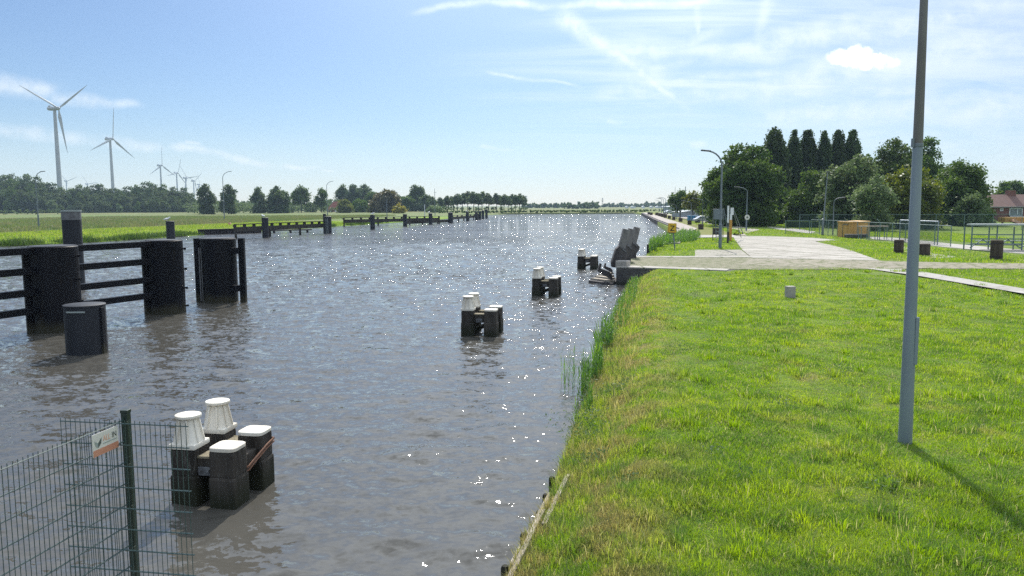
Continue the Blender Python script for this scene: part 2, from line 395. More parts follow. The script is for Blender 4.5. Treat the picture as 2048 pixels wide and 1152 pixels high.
sl = t.vm('ADD', sl, t.add('ShaderNodeCombineXYZ', {0: 0.0, 1: t.ss(py_, 12.0, 140.0, -0.02, -0.13), 2: 0.0}).outputs[0])
sl = t.vm('MULTIPLY', sl, (1, 1, 0))
nrm = t.vm('NORMALIZE', t.vm('ADD', t.add('ShaderNodeNewGeometry').outputs['Normal'], sl))
p = t.add('ShaderNodeBsdfPrincipled', {'Base Color': (0.070, 0.066, 0.057, 1), 'Roughness': 0.03, 'IOR': 1.333, 'Specular IOR Level': 0.5, 'Normal': nrm})
t.put(out.inputs[0], p)
rng = np.random.default_rng(3)
wy = [4.0]
while wy[-1] < 452: wy.append(wy[-1]+max(.06, wy[-1]*.0052))
wy = np.array(wy); wa = np.linspace(-1.25, .42, 900)
Y_, A_ = np.meshgrid(wy, wa, indexing='ij'); X_ = A_*(Y_+8)
cell = np.maximum(.0052*Y_, (Y_+8)*1.67/900)
Z_ = np.zeros_like(X_)
gx = .75+.35*np.sin(X_*.021+Y_*.013+1)*np.sin(Y_*.017-X_*.011)+.2*np.sin(X_*.09+.4*np.sin(Y_*.05))*np.sin(Y_*.06+.3)
NW = 90
for k in range(NW):
    lam = .24*(2.0/.24)**(rng.random()**1.3); th = rng.normal(-1.72, .48); kk = 2*PI/lam
    att = np.clip((lam/cell-2.2)/2.0, 0, 1)
    Z_ += att*(.115/math.sqrt(NW/2))/kk*np.sin(kk*(X_*math.cos(th)+Y_*math.sin(th))+rng.uniform(0, 6.28)+.5*np.sin(X_*.31+k)+.5*np.sin(Y_*.23+k*2))
Z_ *= gx
i = np.arange(len(wy)-1)[:, None]*900+np.arange(899)[None]
FC = np.stack([i, i+1, i+901, i+900], -1).reshape(-1, 4)
me = np_mesh('canal_water', np.stack([X_, Y_, Z_], -1).reshape(-1, 3), FC); me.shade_smooth()
tag(link('canal_water', me, m_water), kind='structure')
del X_, Y_, Z_, A_, cell, gx

# ------------------------------------------------------------------ materials of things
M = {}
M['steel_black'] = surf('black_coated_steel', (0.003, 0.0035, 0.006), (0.007, 0.007, 0.010), 1.2, 0.5, 0.004, spec=0.15, c3=(0.014, 0.011, 0.010), stretch=(1, 1, .25), moss=((0.035, 0.032, 0.02), 0.1, 0.6))
M['pile_grey'] = surf('dark_pile', (0.011, 0.013, 0.018), (0.02, 0.022, 0.028), 1.5, 0.6, 0.01, spec=0.3, stretch=(1, 1, 0.2))
M['timber_black'] = surf('tarred_timber', (0.022, 0.019, 0.016), (0.060, 0.052, 0.044), 3.5, 0.8, 0.03, spec=0.2, stretch=(1, 1, 0.15), c3=(0.10, 0.095, 0.085), moss=((0.022, 0.024, 0.014), 0.1, 0.6))
M['timber_grey'] = surf('weathered_timber', (0.042, 0.038, 0.038), (0.085, 0.078, 0.075), 1.6, 0.85, 0.02, spec=0.2, stretch=(1, 1, 0.15), c3=(0.055, 0.05, 0.05))
M['timber_lit'] = surf('lit_timber', (0.10, 0.095, 0.093), (0.20, 0.19, 0.183), 1.6, 0.85, 0.02, spec=0.2, stretch=(1, 1, 0.15), c3=(0.08, 0.075, 0.075))  # paler copy of the weathered timber, light on the leaning posts painted in
M['timber_pale'] = surf('bleached_timber', (0.26, 0.22, 0.17), (0.40, 0.35, 0.28), 4, 0.85, 0.01, spec=0.2, stretch=(1, 0.1, 1), c3=(0.12, 0.095, 0.07))
M['beam_top'] = surf('mossy_beam', (0.17, 0.145, 0.10), (0.26, 0.225, 0.16), 4, 0.9, 0.012, spec=0.15, c3=(0.07, 0.09, 0.03))
M['white_paint'] = surf('white_paint', (0.70, 0.665, 0.585), (0.54, 0.49, 0.41), 1.6, 0.6, 0.006, spec=0.3, c3=(0.58, 0.53, 0.45), stretch=(1, 1, .3))
M['white'] = surf('white_metal', (0.66, 0.68, 0.70), (0.60, 0.62, 0.64), 0.3, 0.4, 0.0)
M['turbine'] = surf('turbine_shaded_grey', (0.36, 0.385, 0.41), (0.33, 0.355, 0.38), 0.1, 0.5, 0.0)  # darker than the true light grey, backlit shade put into the colour
M['plate'] = surf('galvanised_plate', (0.16, 0.165, 0.17), (0.10, 0.10, 0.105), 6, 0.6, 0.006, metal=0.3)
M['rope'] = surf('orange_rope', (0.20, 0.10, 0.06), (0.15, 0.075, 0.048), 20, 0.8, 0.004)
M['concrete_dark'] = surf('wet_concrete', (0.10, 0.095, 0.088), (0.065, 0.062, 0.06), 1.2, 0.85, 0.02, spec=0.2, c3=(0.04, 0.04, 0.04), moss=((0.028, 0.03, 0.022), 0.05, 0.55))
M['concrete'] = surf('pale_concrete', (0.37, 0.345, 0.31), (0.28, 0.26, 0.23), 0.8, 0.85, 0.006, spec=0.2, c3=(0.21, 0.20, 0.175))
M['sheet_pile'] = surf('rusty_sheet_pile', (0.045, 0.035, 0.036), (0.028, 0.024, 0.027), 0.6, 0.8, 0.02, spec=0.2)
M['galv'] = surf('galvanised_mast', (0.23, 0.27, 0.31), (0.18, 0.215, 0.25), 1.2, 0.48, 0.002, metal=0.25, spec=0.5, stretch=(1, 1, 0.3))
M['rust_mast'] = surf('stained_mast', (0.19, 0.19, 0.185), (0.13, 0.122, 0.112), 1.5, 0.7, 0.004, spec=0.3, stretch=(1, 1, 0.25))
M['lamp_grey'] = surf('lamp_grey', (0.17, 0.20, 0.22), (0.14, 0.165, 0.185), 1.0, 0.5, 0.002, metal=0.2)
M['lamp_head'] = surf('lamp_head_grey', (0.10, 0.11, 0.12), (0.08, 0.085, 0.09), 2, 0.5, 0.0)
M['green_wire'] = surf('green_coated_wire', (0.022, 0.05, 0.048), (0.03, 0.062, 0.06), 5, 0.4, 0.0, spec=0.5)
M['green_post'] = surf('dark_green_post', (0.012, 0.024, 0.018), (0.02, 0.032, 0.024), 5, 0.5, 0.002, spec=0.4)
M['fence_green'] = surf('faded_green_tube', (0.12, 0.185, 0.18), (0.15, 0.21, 0.205), 3, 0.55, 0.0)
M['fence_wire'] = surf('dull_wire', (0.035, 0.075, 0.08), (0.045, 0.085, 0.09), 3, 0.6, 0.0)
M['ochre_wood'] = surf('ochre_boards', (0.52, 0.30, 0.075), (0.42, 0.225, 0.055), 2.0, 0.7, 0.01, stretch=(6, 6, 0.3), c3=(0.28, 0.13, 0.035))
M['ochre'] = surf('ochre_paint', (0.50, 0.27, 0.05), (0.42, 0.22, 0.04), 3, 0.6, 0.002)
M['yellow'] = surf('sign_yellow', (0.66, 0.42, 0.02), (0.58, 0.36, 0.02), 3, 0.5, 0.0)
M['black'] = surf('black_paint', (0.012, 0.012, 0.012), (0.02, 0.02, 0.02), 4, 0.6, 0.0)
M['sign_grey'] = surf('sign_back_grey', (0.13, 0.16, 0.18), (0.15, 0.18, 0.20), 2, 0.5, 0.0)
M['brick'] = surf('red_brick', (0.20, 0.09, 0.075), (0.165, 0.075, 0.062), 3, 0.9, 0.006, c3=(0.24, 0.12, 0.10))
M['tiles'] = surf('red_brown_tiles', (0.16, 0.088, 0.07), (0.125, 0.072, 0.06), 1.0, 0.8, 0.02, stretch=(1, 4, 4))
M['roof_red'] = surf('red_roof', (0.22, 0.075, 0.05), (0.17, 0.06, 0.045), 1.0, 0.8, 0.02)
M['bollard_brown'] = surf('brown_bollard', (0.055, 0.042, 0.032), (0.085, 0.066, 0.05), 3, 0.85, 0.01, stretch=(1, 1, 0.2), spec=0.15)
M['bark'] = surf('bark', (0.055, 0.045, 0.035), (0.09, 0.075, 0.06), 2.5, 0.95, 0.03, stretch=(1, 1, 0.25), spec=0.1)
M['glass'] = surf('window_glass', (0.10, 0.13, 0.16), (0.13, 0.16, 0.19), 0.8, 0.1, 0.0, spec=0.8)
M['blue'] = surf('blue_sheet', (0.03, 0.17, 0.32), (0.04, 0.20, 0.36), 1, 0.6, 0.0)
M['car_silver'] = surf('silver_paint', (0.42, 0.43, 0.45), (0.40, 0.41, 0.43), 1, 0.3, 0.0, metal=0.5)
M['tyre'] = surf('tyre_rubber', (0.015, 0.015, 0.015), (0.02, 0.02, 0.02), 4, 0.8, 0.0)
M['hall_grey'] = surf('hall_cladding', (0.24, 0.27, 0.30), (0.28, 0.31, 0.33), 0.5, 0.7, 0.0)
M['orange'] = surf('sign_orange', (0.52, 0.25, 0.17), (0.47, 0.21, 0.14), 6, 0.5, 0.0)
M['orange_pale'] = surf('sign_pale_orange', (0.66, 0.38, 0.27), (0.62, 0.34, 0.24), 6, 0.5, 0.0)
M['sign_white'] = surf('sign_white', (0.62, 0.60, 0.56), (0.56, 0.54, 0.50), 4, 0.5, 0.0)
M['sign_dark'] = surf('sign_dark', (0.07, 0.085, 0.08), (0.09, 0.10, 0.095), 6, 0.5, 0.0)
M['sign_mid'] = surf('sign_mid_grey', (0.24, 0.28, 0.27), (0.28, 0.31, 0.30), 6, 0.5, 0.0)
M['gull'] = surf('gull_feathers', (0.75, 0.75, 0.75), (0.60, 0.61, 0.63), 6, 0.7, 0.0)
M['red'] = surf('sign_red', (0.45, 0.03, 0.03), (0.40, 0.03, 0.03), 4, 0.5, 0.0)

def slab_mat(name, bw, bh, rot, c1, c2, mort, msize=0.012, offs=0.0, var=(0.19, 0.17, 0.14), weeds=0.0):
    m, t, out = new_mat(name)
    pos = t.add('ShaderNodeNewGeometry').outputs['Position']
    mp = t.add('ShaderNodeMapping', {'Vector': pos, 'Rotation': (0, 0, rot)}).outputs[0]
    br = t.add('ShaderNodeTexBrick', {'Vector': mp, 'Color1': V4(c1), 'Color2': V4(c2), 'Mortar': V4(mort), 'Scale': 1.0, 'Mortar Size': msize,
               'Mortar Smooth': 0.3, 'Bias': 0.0, 'Brick Width': bw, 'Row Height': bh})
    br.offset = offs; br.squash = 1.0
    n1 = t.noise(pos, 0.5, 5, 0.65); n2 = t.noise(pos, 3.1, 5, 0.7)
    col = t.mix(t.math('MULTIPLY', t.ss(n1, 0.45, 0.7), 0.6), br.outputs[0], V4(var))
    col = t.mix(t.math('MULTIPLY', t.ss(n2, 0.56, 0.66), 0.65), col, (0.11, 0.10, 0.075, 1))
    if weeds: col = t.mix(t.ss(t.noise(pos, 1.7, 6, 0.75), 0.62-weeds*0.3, 0.66-weeds*0.3), col, (0.075, 0.09, 0.025, 1))
    p = t.add('ShaderNodeBsdfPrincipled', {'Base Color': col, 'Roughness': 0.85, 'Specular IOR Level': 0.2})
    b = t.add('ShaderNodeBump', {'Height': t.math('SUBTRACT', t.noise(pos, 9, 5, 0.7), t.math('MULTIPLY', br.outputs[1], 0.8)), 'Distance': 0.02, 'Strength': 1.0})
    t.put(p.inputs['Normal'], b); t.put(out.inputs[0], p)
    return m
M['apron'] = slab_mat('apron_slabs', 4.2, 2.0, math.radians(-14), (0.37, 0.34, 0.30), (0.31, 0.285, 0.25), (0.06, 0.07, 0.03), 0.10, weeds=0.06)
M['strip'] = slab_mat('edge_slabs', 3.6, 30.0, 0.02, (0.36, 0.335, 0.30), (0.30, 0.28, 0.25), (0.07, 0.09, 0.03), 0.05, weeds=0.12)
M['cobbles'] = slab_mat('weedy_cobbles', 0.42, 0.30, 0.02, (0.26, 0.225, 0.17), (0.20, 0.175, 0.13), (0.10, 0.115, 0.04), 0.05, 0.5, (0.15, 0.15, 0.08), 0.34)
M['planks'] = slab_mat('plank_paving', 3.2, 0.62, 0.02, (0.33, 0.30, 0.26), (0.28, 0.255, 0.22), (0.07, 0.10, 0.03), 0.06, 0.3, weeds=0.12)
M['path'] = slab_mat('path_concrete', 2.0, 6.0, 0.1, (0.38, 0.36, 0.33), (0.33, 0.31, 0.285), (0.16, 0.15, 0.11), 0.015, weeds=0.1)
M['dirt'] = slab_mat('worn_track', 9, 9, 0.1, (0.25, 0.22, 0.165), (0.22, 0.195, 0.145), (0.22, 0.2, 0.14), 0.01, weeds=0.35)
M['quay_deck'] = slab_mat('quay_paving', 3, 3, -0.2, (0.36, 0.31, 0.28), (0.31, 0.27, 0.245), (0.18, 0.15, 0.12), 0.03, weeds=0.05)
M['dry_turf'] = ground_mat('dry_turf', [(0.17, 0.17, 0.045), (0.14, 0.155, 0.035), (0.12, 0.125, 0.04)], None, 0.15, 0.9)

def sheet(name, pts, mat, z=None, th=None):
    mb = MB()
    P3 = [Vector((p[0], p[1], p[2] if z is None else z)) for p in pts]
    if th: mb.prism([p-Vector((0, 0, th)) for p in P3], (0, 0, th))
    else: mb.poly(P3)
    o = mb.build(name, mat)
    if not th:
        for f in o.data.polygons:
            if f.normal.z < 0: o.data.flip_normals(); break
    return tag(o, kind='structure')

# quay platform of the old ferry landing
DZ = 1.12
dA = at(1240, 533, DZ); dC = at(1262, 512, DZ)
dock = MB()
xR = 60.0
lw = [Vector((6.55, 48.25, 0)), Vector((9.05, 58.6, 0))]
dock.prism([(6.55, 48.25, -1.5), (12.6, 45.05, -1.5), (13.6, 46.2, -1.5), (20, 57.4, -1.5), (9.05, 58.6, -1.5)], (0, 0, 1.5+DZ-0.02))
tag(dock.build('quay_platform', M['concrete_dark'], bevel=0.04), kind='structure')
def lerp(a, b, t): return tuple(a[i]+(b[i]-a[i])*t for i in range(3))
fl, fr = (6.62, 48.27, DZ), (17.0, 44.95, DZ)
bl, br_ = (9.0, 58.5, DZ), (20, 57.5, DZ)
# front kerb strip, weedy cobbles, back strip
sheet('dock_kerb', [(6.55, 48.25, DZ+.03), (12.6, 45.05, DZ+.03), (13.1, 46.15, DZ+.03), (6.95, 49.5, DZ+.03)], M['strip'], th=0.07)
sheet('dock_cobbles', [(6.96, 49.51, DZ+.004), (13.1, 46.16, DZ+.004), (15, 45.7, DZ+.004), (24, 45.6, DZ+.004), (26.5, 48.6, DZ+.004), (24.5, 54.6, DZ+.004), (20, 56.2, DZ+.004), (8.75, 57.2, DZ+.004)], M['cobbles'])
sheet('dock_back_strip', [(8.78, 57.25, DZ+.02), (20, 56.25, DZ+.02), (21, 57.35, DZ+.02), (9.05, 58.45, DZ+.02)], M['strip'], th=0.05)
sheet('plank_paving', [at(1390, 499.5, 1.13), at(1482, 499.5, 1.13), at(1500, 513, 1.13), at(1390, 513, 1.13)], M['planks'])
sheet('apron', [at(x, y, 1.134) for x, y in [(1464, 471), (1480, 472), (1550, 473), (1625, 475.5), (1682, 480.5), (1630, 483), (1662, 490), (1700, 500), (1759, 521), (1505, 516), (1484, 499)]], M['apron'])
sheet('dirt_road', [at(x, y, 1.128) for x, y in [(1500, 517), (1762, 522), (1900, 525), (2300, 530), (2300, 538), (1880, 537), (1700, 536), (1480, 529)]], M['dirt'])
sheet('path', [at(x, y, 1.132) for x, y in [(1730, 536), (1800, 538), (1850, 544), (2048, 577), (2300, 620), (2300, 634), (2048, 587), (1840, 552), (1790, 545)]], M['path'])
sheet('side_path', [at(x, y, 1.125) for x, y in [(1780, 494), (1812, 494), (1850, 504), (1915, 514), (1880, 517), (1835, 512)]], M['path'])
sheet('sports_path', [at(x, y, 1.122) for x, y in [(1735, 473), (1800, 476), (1900, 487), (2000, 496), (2200, 510), (2200, 518), (1990, 503), (1890, 494), (1800, 483), (1745, 478)]], M['path'])
sheet('gravel_lane', [at(x, y, 1.122) for x, y in [(1510, 449), (1530, 449), (1600, 458), (1632, 463), (1620, 467), (1560, 459)]], M['path'])

# quay far right: wall, paved edge, dry grass, towpath
qa = [(26.6, 124), (30.5, 150), (38.5, 207), (64.2, 382)]
def quay_band(name, o0, o1, z, mat, th=None, y0=0):
    L = [(13.6, 77, z), (16.8, 90, z), (21.05, 106, z)]
    pts0 = L+[(x, y, z) for x, y in qa]
    a = [(x+o0, y, z) for x, y, _ in pts0]; b = [(x+o1, y, z) for x, y, _ in pts0]
    return sheet(name, a+b[::-1], mat, th=th)
o = MB(); 
qw = [(13.6, 77), (16.8, 90), (21.05, 106)]+[(x-.1, y) for x, y in qa]
for (x0, y0), (x1, y1) in zip(qw, qw[1:]): o.prism([(x0-.1, y0, -1.5), (x1-.1, y1, -1.5), (x1+.5, y1, -1.5), (x0+.5, y0, -1.5)], (0, 0, 2.55))
tag(o.build('quay_wall', M['sheet_pile']), 'dark steel sheet-pile quay wall along the far side of the water', 'quay wall')
quay_band('quay_edge', 0.45, 3.2, 1.20, M['quay_deck'], th=0.3, y0=1)
sheet('quay_grass', [(x+3.2, y, 1.13) for x, y in qa[:]]+[(x+o, y, 1.13) for (x, y), o in list(zip(qa, [7.0, 7.5, 8, 9]))[::-1]]+[(26.5, 92, 1.13), (22, 96, 1.13)], M['dry_turf'])
sheet('towpath', [at(1464, 470.5, 1.14), at(1478, 470, 1.14)]+[(38.0, 118, 1.14), (41.5, 150, 1.14), (49.5, 207, 1.14), (74, 382, 1.14), (72.3, 382, 1.14), (47.0, 207, 1.14), (38.5, 150, 1.14), (34.5, 118, 1.14), (29.3, 96, 1.14)], M['quay_deck'])
sheet('quay_crossing', [at(x, y, 1.143) for x, y in [(1388, 470), (1466, 469.5), (1480, 474), (1388, 475)]], M['path'])
sheet('car_park', [at(x, y, 1.12) for x, y in [(1362, 436), (1430, 437), (1440, 434), (1385, 430)]], M['concrete'])

# ------------------------------------------------------------------ dolphins with white bollards
def white_bollard(parent, u, v, z, s=1.0):
    b = MB()
    b.box((u, v, z+.035), (.475*s, .475*s, .09), bev=.02)
    b.lathe([(0.235*s, 0.075), (0.215*s, 0.11), (0.15*s, 0.42), (0.145*s, 0.47), (0.17*s, 0.49)], 28, (u, v, z), sq=3.2, ph=PI/4+0.02)
    for k in range(8):
        a = 2*PI*(k+.5)/8; q = 1.0/((abs(math.cos(a))**3.2+abs(math.sin(a))**3.2)**(1/3.2)); d_ = Vector((math.cos(a), math.sin(a), 0.2))
        b.bar((u+0.222*s*q*math.cos(a), v+0.222*s*q*math.sin(a), z+0.09), (u+0.152*s*q*math.cos(a), v+0.152*s*q*math.sin(a), z+0.47), 0.03, 0.035, up=d_)
    w = b.build('mooring_bollard', M['white_paint'], parent, smooth=35)
    c = MB(); c.lathe([(0.17*s, 0.488), (0.208*s, 0.496), (0.214*s, 0.51), (0.208*s, 0.54), (0.19*s, 0.546)], 32, (u, v, z))
    c.build('bollard_cap', M['white_paint'], w, smooth=35)
def dolphin(label, cx, cy, hu, hv, rz, s=1.0, only=None):
    t = thing('mooring_dolphin', label, 'dolphin', (cx, cy, 0), rz, 'timber mooring dolphins standing in the canal')
    rnd = random.Random(int(cx*100))
    PW = 0.44*s
    for (su, sv) in ((-1, -1), (-1, 1), (1, -1), (1, 1)):
        b = MB(); u, v = su*hu, sv*hv
        rz_ = rnd.uniform(-.05, .05)
        b.box((u, v, .735), (PW*1.02, PW*1.02, .47), rz=rz_, bev=.045)
        b.box((u, v, -.5), (PW*1.10, PW*1.10, 2.06), rz=rz_, bev=.05)
        b.build('pile', M['timber_black'], t)
        if su < 0: white_bollard(t, u, v, 0.985, s)
        else:
            c = MB(); c.lathe([(PW*.52, 0.965), (PW*.545, 0.972), (PW*.545, 1.022), (PW*.52, 1.032)], 32, (u, v, 0), sq=5 if cx < -1 else 3.2, ph=PI/4)
            cap = c.build('pile_cap', M['white_paint'], t, smooth=30)
    for sv in (-1, 1):
        b = MB(); b.box((0, sv*(hv-0.02), 0.66), (2*hu, 0.30, 0.30), bev=0.02); b.build('cross_beam', M['timber_black'], t)
        b = MB(); b.box((0, sv*(hv-0.02), 0.833), (2*hu-0.3, 0.32, 0.04), bev=0.008); b.build('beam_cover', M['beam_top'], t)
    for su in (-1, 1):
        b = MB(); b.box((su*hu, 0, 0.62), (0.30, 2*hv-.3, 0.28), bev=0.02); b.build('side_beam', M['timber_black'], t)
    b = MB(); b.box((0.0, -hv-0.145, 0.60), (0.24, 0.02, 0.15), bev=0.006)
    for k in (-1, 1): b.lathe([(0.03, 0), (0.03, 0.03)], 8, (k*0.07, -hv-0.18, 0.60))
    b.build('bolt_plate', M['plate'], t)
    b = MB(); b.bar((-hu, -hv, 0.1), (hu, hv, 0.45), 0.14, 0.14); b.build('brace', M['timber_black'], t)
    return t
RZ = -math.atan(0.17)
dolphin('nearest timber mooring dolphin beside the wire fence, orange rope round its low piles', -5.06, 13.10, 0.35, 0.46, RZ)
dolphin('second mooring dolphin in mid-water with two white bollards, nearest dolphin but one', -1.17, 30.0, 0.45, 0.50, RZ, 1.04)
dolphin('third mooring dolphin, between the leaning timbers and the dolphin with two visible bollards', 1.95, 42.9, 0.47, 0.50, RZ*1.3, 1.05)
dolphin('smallest and farthest mooring dolphin, close to the leaning grey timbers', 6.05, 61.1, 0.50, 0.50, RZ*1.2, 1.1)
# rope lashing on the nearest dolphin
m4 = Matrix.Translation((-5.06, 13.10, 0)) @ Matrix.Rotation(RZ, 4, 'Z')
b = MB()
for k in range(3):
    z0 = 0.60+0.035*k; pts = []
    for (u, v, dz) in [(.34, -.30, -.09), (.56, -.28, -.08), (.60, -.24, -.06), (.605, 0, .02), (.605, .40, .12), (.60, .68, .16), (.40, .735, .15), (.1, .70, .15)]:
        pts.append(m4 @ Vector((u, v, z0+dz+0.01*math.sin(k*3+u*9))))
    b.tube(pts, 0.014, 6)
tag(b.build('mooring_rope', M['rope'], smooth=60), 'faded orange rope wound round the low piles of the nearest dolphin', 'rope')

# ------------------------------------------------------------------ black fender jetty (left)
def tube_pile(mb, x, y, r, z1): mb.lathe([(r, -2), (r, z1-0.03), (r-0.03, z1)], 40, (x, y, 0))
jt = thing('fender_jetty', 'long black fender jetty of two thick steel piles joined by four rails', 'jetty', (-18.6, 31.4, 0))
def off(v): return (v[0]+18.6, v[1]-31.4, v[2])
S = [Vector((-22.6, 22.0, 0)), Vector((-18.7, 31.35, 0)), Vector((-16.45, 36.4, 0))]
for (p_, r) in ((S[1], 0.92), (S[2], 0.84)):
    b = MB(); q_ = off(p_); tube_pile(b, q_[0], q_[1], r, 3.46); b.build('steel_pile', M['steel_black'], jt, smooth=40)
    b = MB(); b.lathe([(r-.05, 3.462), (r-.05, 3.478), (r-.08, 3.48)], 40, (q_[0], q_[1], 0)); b.build('pile_lid', M['pile_grey'], jt, smooth=40)
    b = MB(); ang = math.radians(228)
    b.box((q_[0]+(r+.08)*math.cos(ang), q_[1]+(r+.08)*math.sin(ang), 1.5), (0.22, 0.16, 3.9), rz=ang); b.build('fender_post', M['steel_black'], jt)
    for zz_ in (3.05, 2.1, 1.2, 0.35):
        b = MB(); b.tube([(q_[0]+r-.05, q_[1], zz_), (q_[0]+r+.16, q_[1]-.02, zz_)], 0.035, 8); b.lathe([(0.06, -.05), (0.06, .05)], 8, (q_[0]+r+.16, q_[1]-.02, zz_))
        b.build('bolt', M['steel_black'], jt)
for zc in (3.31, 2.51, 1.66, 0.93):
    for a_, c_ in ((S[0], S[1]), (S[1], S[2])):
        d = (c_-a_).normalized(); s0 = a_+d*(0 if a_ is S[0] else .8); s1 = c_-d*.75
        b = MB(); b.bar(off(s0+Vector((0, 0, zc))), off(s1+Vector((0, 0, zc))), 0.24, 0.27, bev=0.015); b.build('rail', M['steel_black'], jt)
fp = thing('fender_pile', 'single black steel pile with upright fender bars, end of the jetty line', 'pile', (-15.55, 40.75, 0))
b = MB(); tube_pile(b, 0, 0, 0.92, 3.36); b.build('steel_pile', M['steel_black'], fp, smooth=40)
b = MB(); b.lathe([(.87, 3.362), (.87, 3.378), (.84, 3.38)], 40); b.build('pile_lid', M['pile_grey'], fp, smooth=40)
b = MB(); b.box((-0.98, -.35, 1.5), (0.24, 0.2, 3.75)); b.build('fender_bar', M['steel_black'], fp)
b = MB(); b.box((1.34, -.25, 1.5), (0.30, 0.24, 3.75)); b.build('fender_bar', M['steel_black'], fp)
for zz_ in (2.72, 0.75):
    for sx_ in (-1, 1):
        b = MB(); b.box((sx_*1.02 if sx_ > 0 else -.78, -.45, zz_), (0.55, 0.18, 0.32)); b.build('bracket', M['steel_black'], fp)
b = MB(); b.tube([(-.72, -.72, 0.1), (-.72, -.72, 2.9)], 0.035, 8); b.tube([(-.60, -.78, 0.1), (-.60, -.78, 2.9)], 0.02, 8); b.build('guide_pipe', M['plate'], fp, smooth=40)
b = MB(); tube_pile(b, 0, 0, 0.65, 1.66)
st = thing('steel_pile', 'short thick dark steel pile in front of the black jetty', 'pile', (-14.75, 26.35, 0))
b.build('pile_tube', M['pile_grey'], st, smooth=40)
b = MB(); b.lathe([(.655, 1.63), (.665, 1.64), (.665, 1.69), (.65, 1.70)], 40); b.build('pile_lid', M['pile_grey'], st, smooth=40)
b = MB(); b.box((0.05, -.652, 1.50), (.62, .03, .05)); b.build('white_band', M['sign_mid'], st)
b = MB(); b.box((0.62, -.1, 0.7), (.14, .22, 1.8), bev=.02); b.build('fender_strip', M['steel_black'], st)
# tall grey pile and the row of mooring piles along the left bank
def mpile(label, px, Y, w, ztop, band=False, ladder=False, base=None):
    q = dep(px, 440, Y)
    t = thing('mooring_pile', label, 'pile', (q.x, Y, 0), 0, 'mooring piles along the left bank')
    b = MB(); tube_pile(b, 0, 0, w/2, ztop); b.build('pile_tube', M['pile_grey'], t, smooth=40)
    if band:
        b = MB(); b.lathe([(w/2+.006, ztop-.55), (w/2+.006, ztop-.06)], 40); b.build('pale_band', M['plate'], t, smooth=40)
        b = MB(); b.lathe([(w/2+.03, ztop-.055), (w/2+.03, ztop+.03)], 40); b.build('pile_lid', M['sign_mid'], t, smooth=40)
    else:
        b = MB(); b.lathe([(w/2+.02, ztop-.1), (w/2+.02, ztop+.02), (w/2-.05, ztop+.06)], 28); b.build('pile_lid', M['pile_grey'], t, smooth=40)
    if ladder:
        b = MB()
        for s_ in (-.17, .17): b.bar((s_, -w/2-.1, -.3), (s_, -w/2-.1, ztop-.3), .05, .05)
        for k in range(9): b.bar((-.17, -w/2-.1, .1+k*.3), (.17, -w/2-.1, .1+k*.3), .04, .04, up=Vector((0, 1, 0)))
        b.build('ladder', M['sign_mid'], t)
        b = MB(); tube_pile(b, -w*.62, 1.0, .28, ztop+.55); b.build('gauge_post', M['pile_grey'], t, smooth=40)
    return t
mpile('tall grey mooring pile with a pale band, rising behind the black jetty', 143, 47.5, 1.08, 4.82, band=True)
mpile('mooring pile standing alone between the jetty and the bank grass, gull on top', 340, 104, 1.08, 3.1)
for lab, px, Y, w, z, lad in [('mooring pile in front of the low dark sheet-pile wall', 530, 126, 1.05, 3.2, False),
        ('wide mooring pile with a pale ladder, at the end of the first guide beam', 655.5, 143.5, 1.35, 3.1, True),
        ('first mooring pile beyond the ladder pile', 745, 167, 1.02, 3.1, False), ('second mooring pile beyond the ladder pile', 810, 190, 1.0, 3.0, False),
        ('third mooring pile beyond the ladder pile', 861, 209, 1.0, 3.0, False), ('wide double mooring pile, fourth beyond the ladder pile', 901, 226, 1.4, 3.0, False),
        ('fifth mooring pile beyond the ladder pile, alone in front of a thin guide beam', 935, 254, 1.0, 2.9, False), ('nearest pile of the tight cluster at the far end of the pile row', 953, 272, 1.0, 2.8, False),
        ('second pile of the tight cluster at the far end of the pile row', 960, 281, 1.0, 3.0, False), ('third pile of the tight cluster at the far end of the pile row', 966, 291, 1.0, 3.2, False),
        ('last pile of the tight cluster at the far end of the pile row', 973, 302, 1.0, 3.5, False)]:
    mpile(lab, px, Y, w, z, ladder=lad)
# gulls on the piles
def gull(px, Y, z, rz, label):
    b = MB()
    b.tube([(-.26, 0, .13), (-.16, 0, .15), (0, 0, .17), (.12, 0, .19), (.18, 0, .26), (.22, 0, .30), (.27, 0, .295), (.33, 0, .28)], [.01, .05, .085, .08, .05, .05, .04, .008], 10)
    for s_ in (-.03, .03): b.tube([(.01, s_, 0), (.02, s_, .1)], .008, 5)
    q = dep(px, 440, Y); o = b.build('gull', M['gull'], None, smooth=60, loc=(q.x, Y, z), rz=rz); o.scale = (1.6, 1.6, 1.6)
    tag(o, label, 'gull', 'gulls resting on the piles')
gull(333, 104, 3.17, 0.5, 'white gull perched on the lone pile between jetty and bank')
gull(527, 126, 3.27, 2.6, 'white gull perched on the pile before the sheet-pile wall')
gull(745, 167, 3.17, 0.2, 'white gull perched on the first pile beyond the ladder pile')
gull(858, 209, 3.07, 1.0, 'white gull perched on the third pile beyond the ladder pile')
gull(934, 254, 2.97, 2.9, 'white gull perched on the fifth pile beyond the ladder pile')
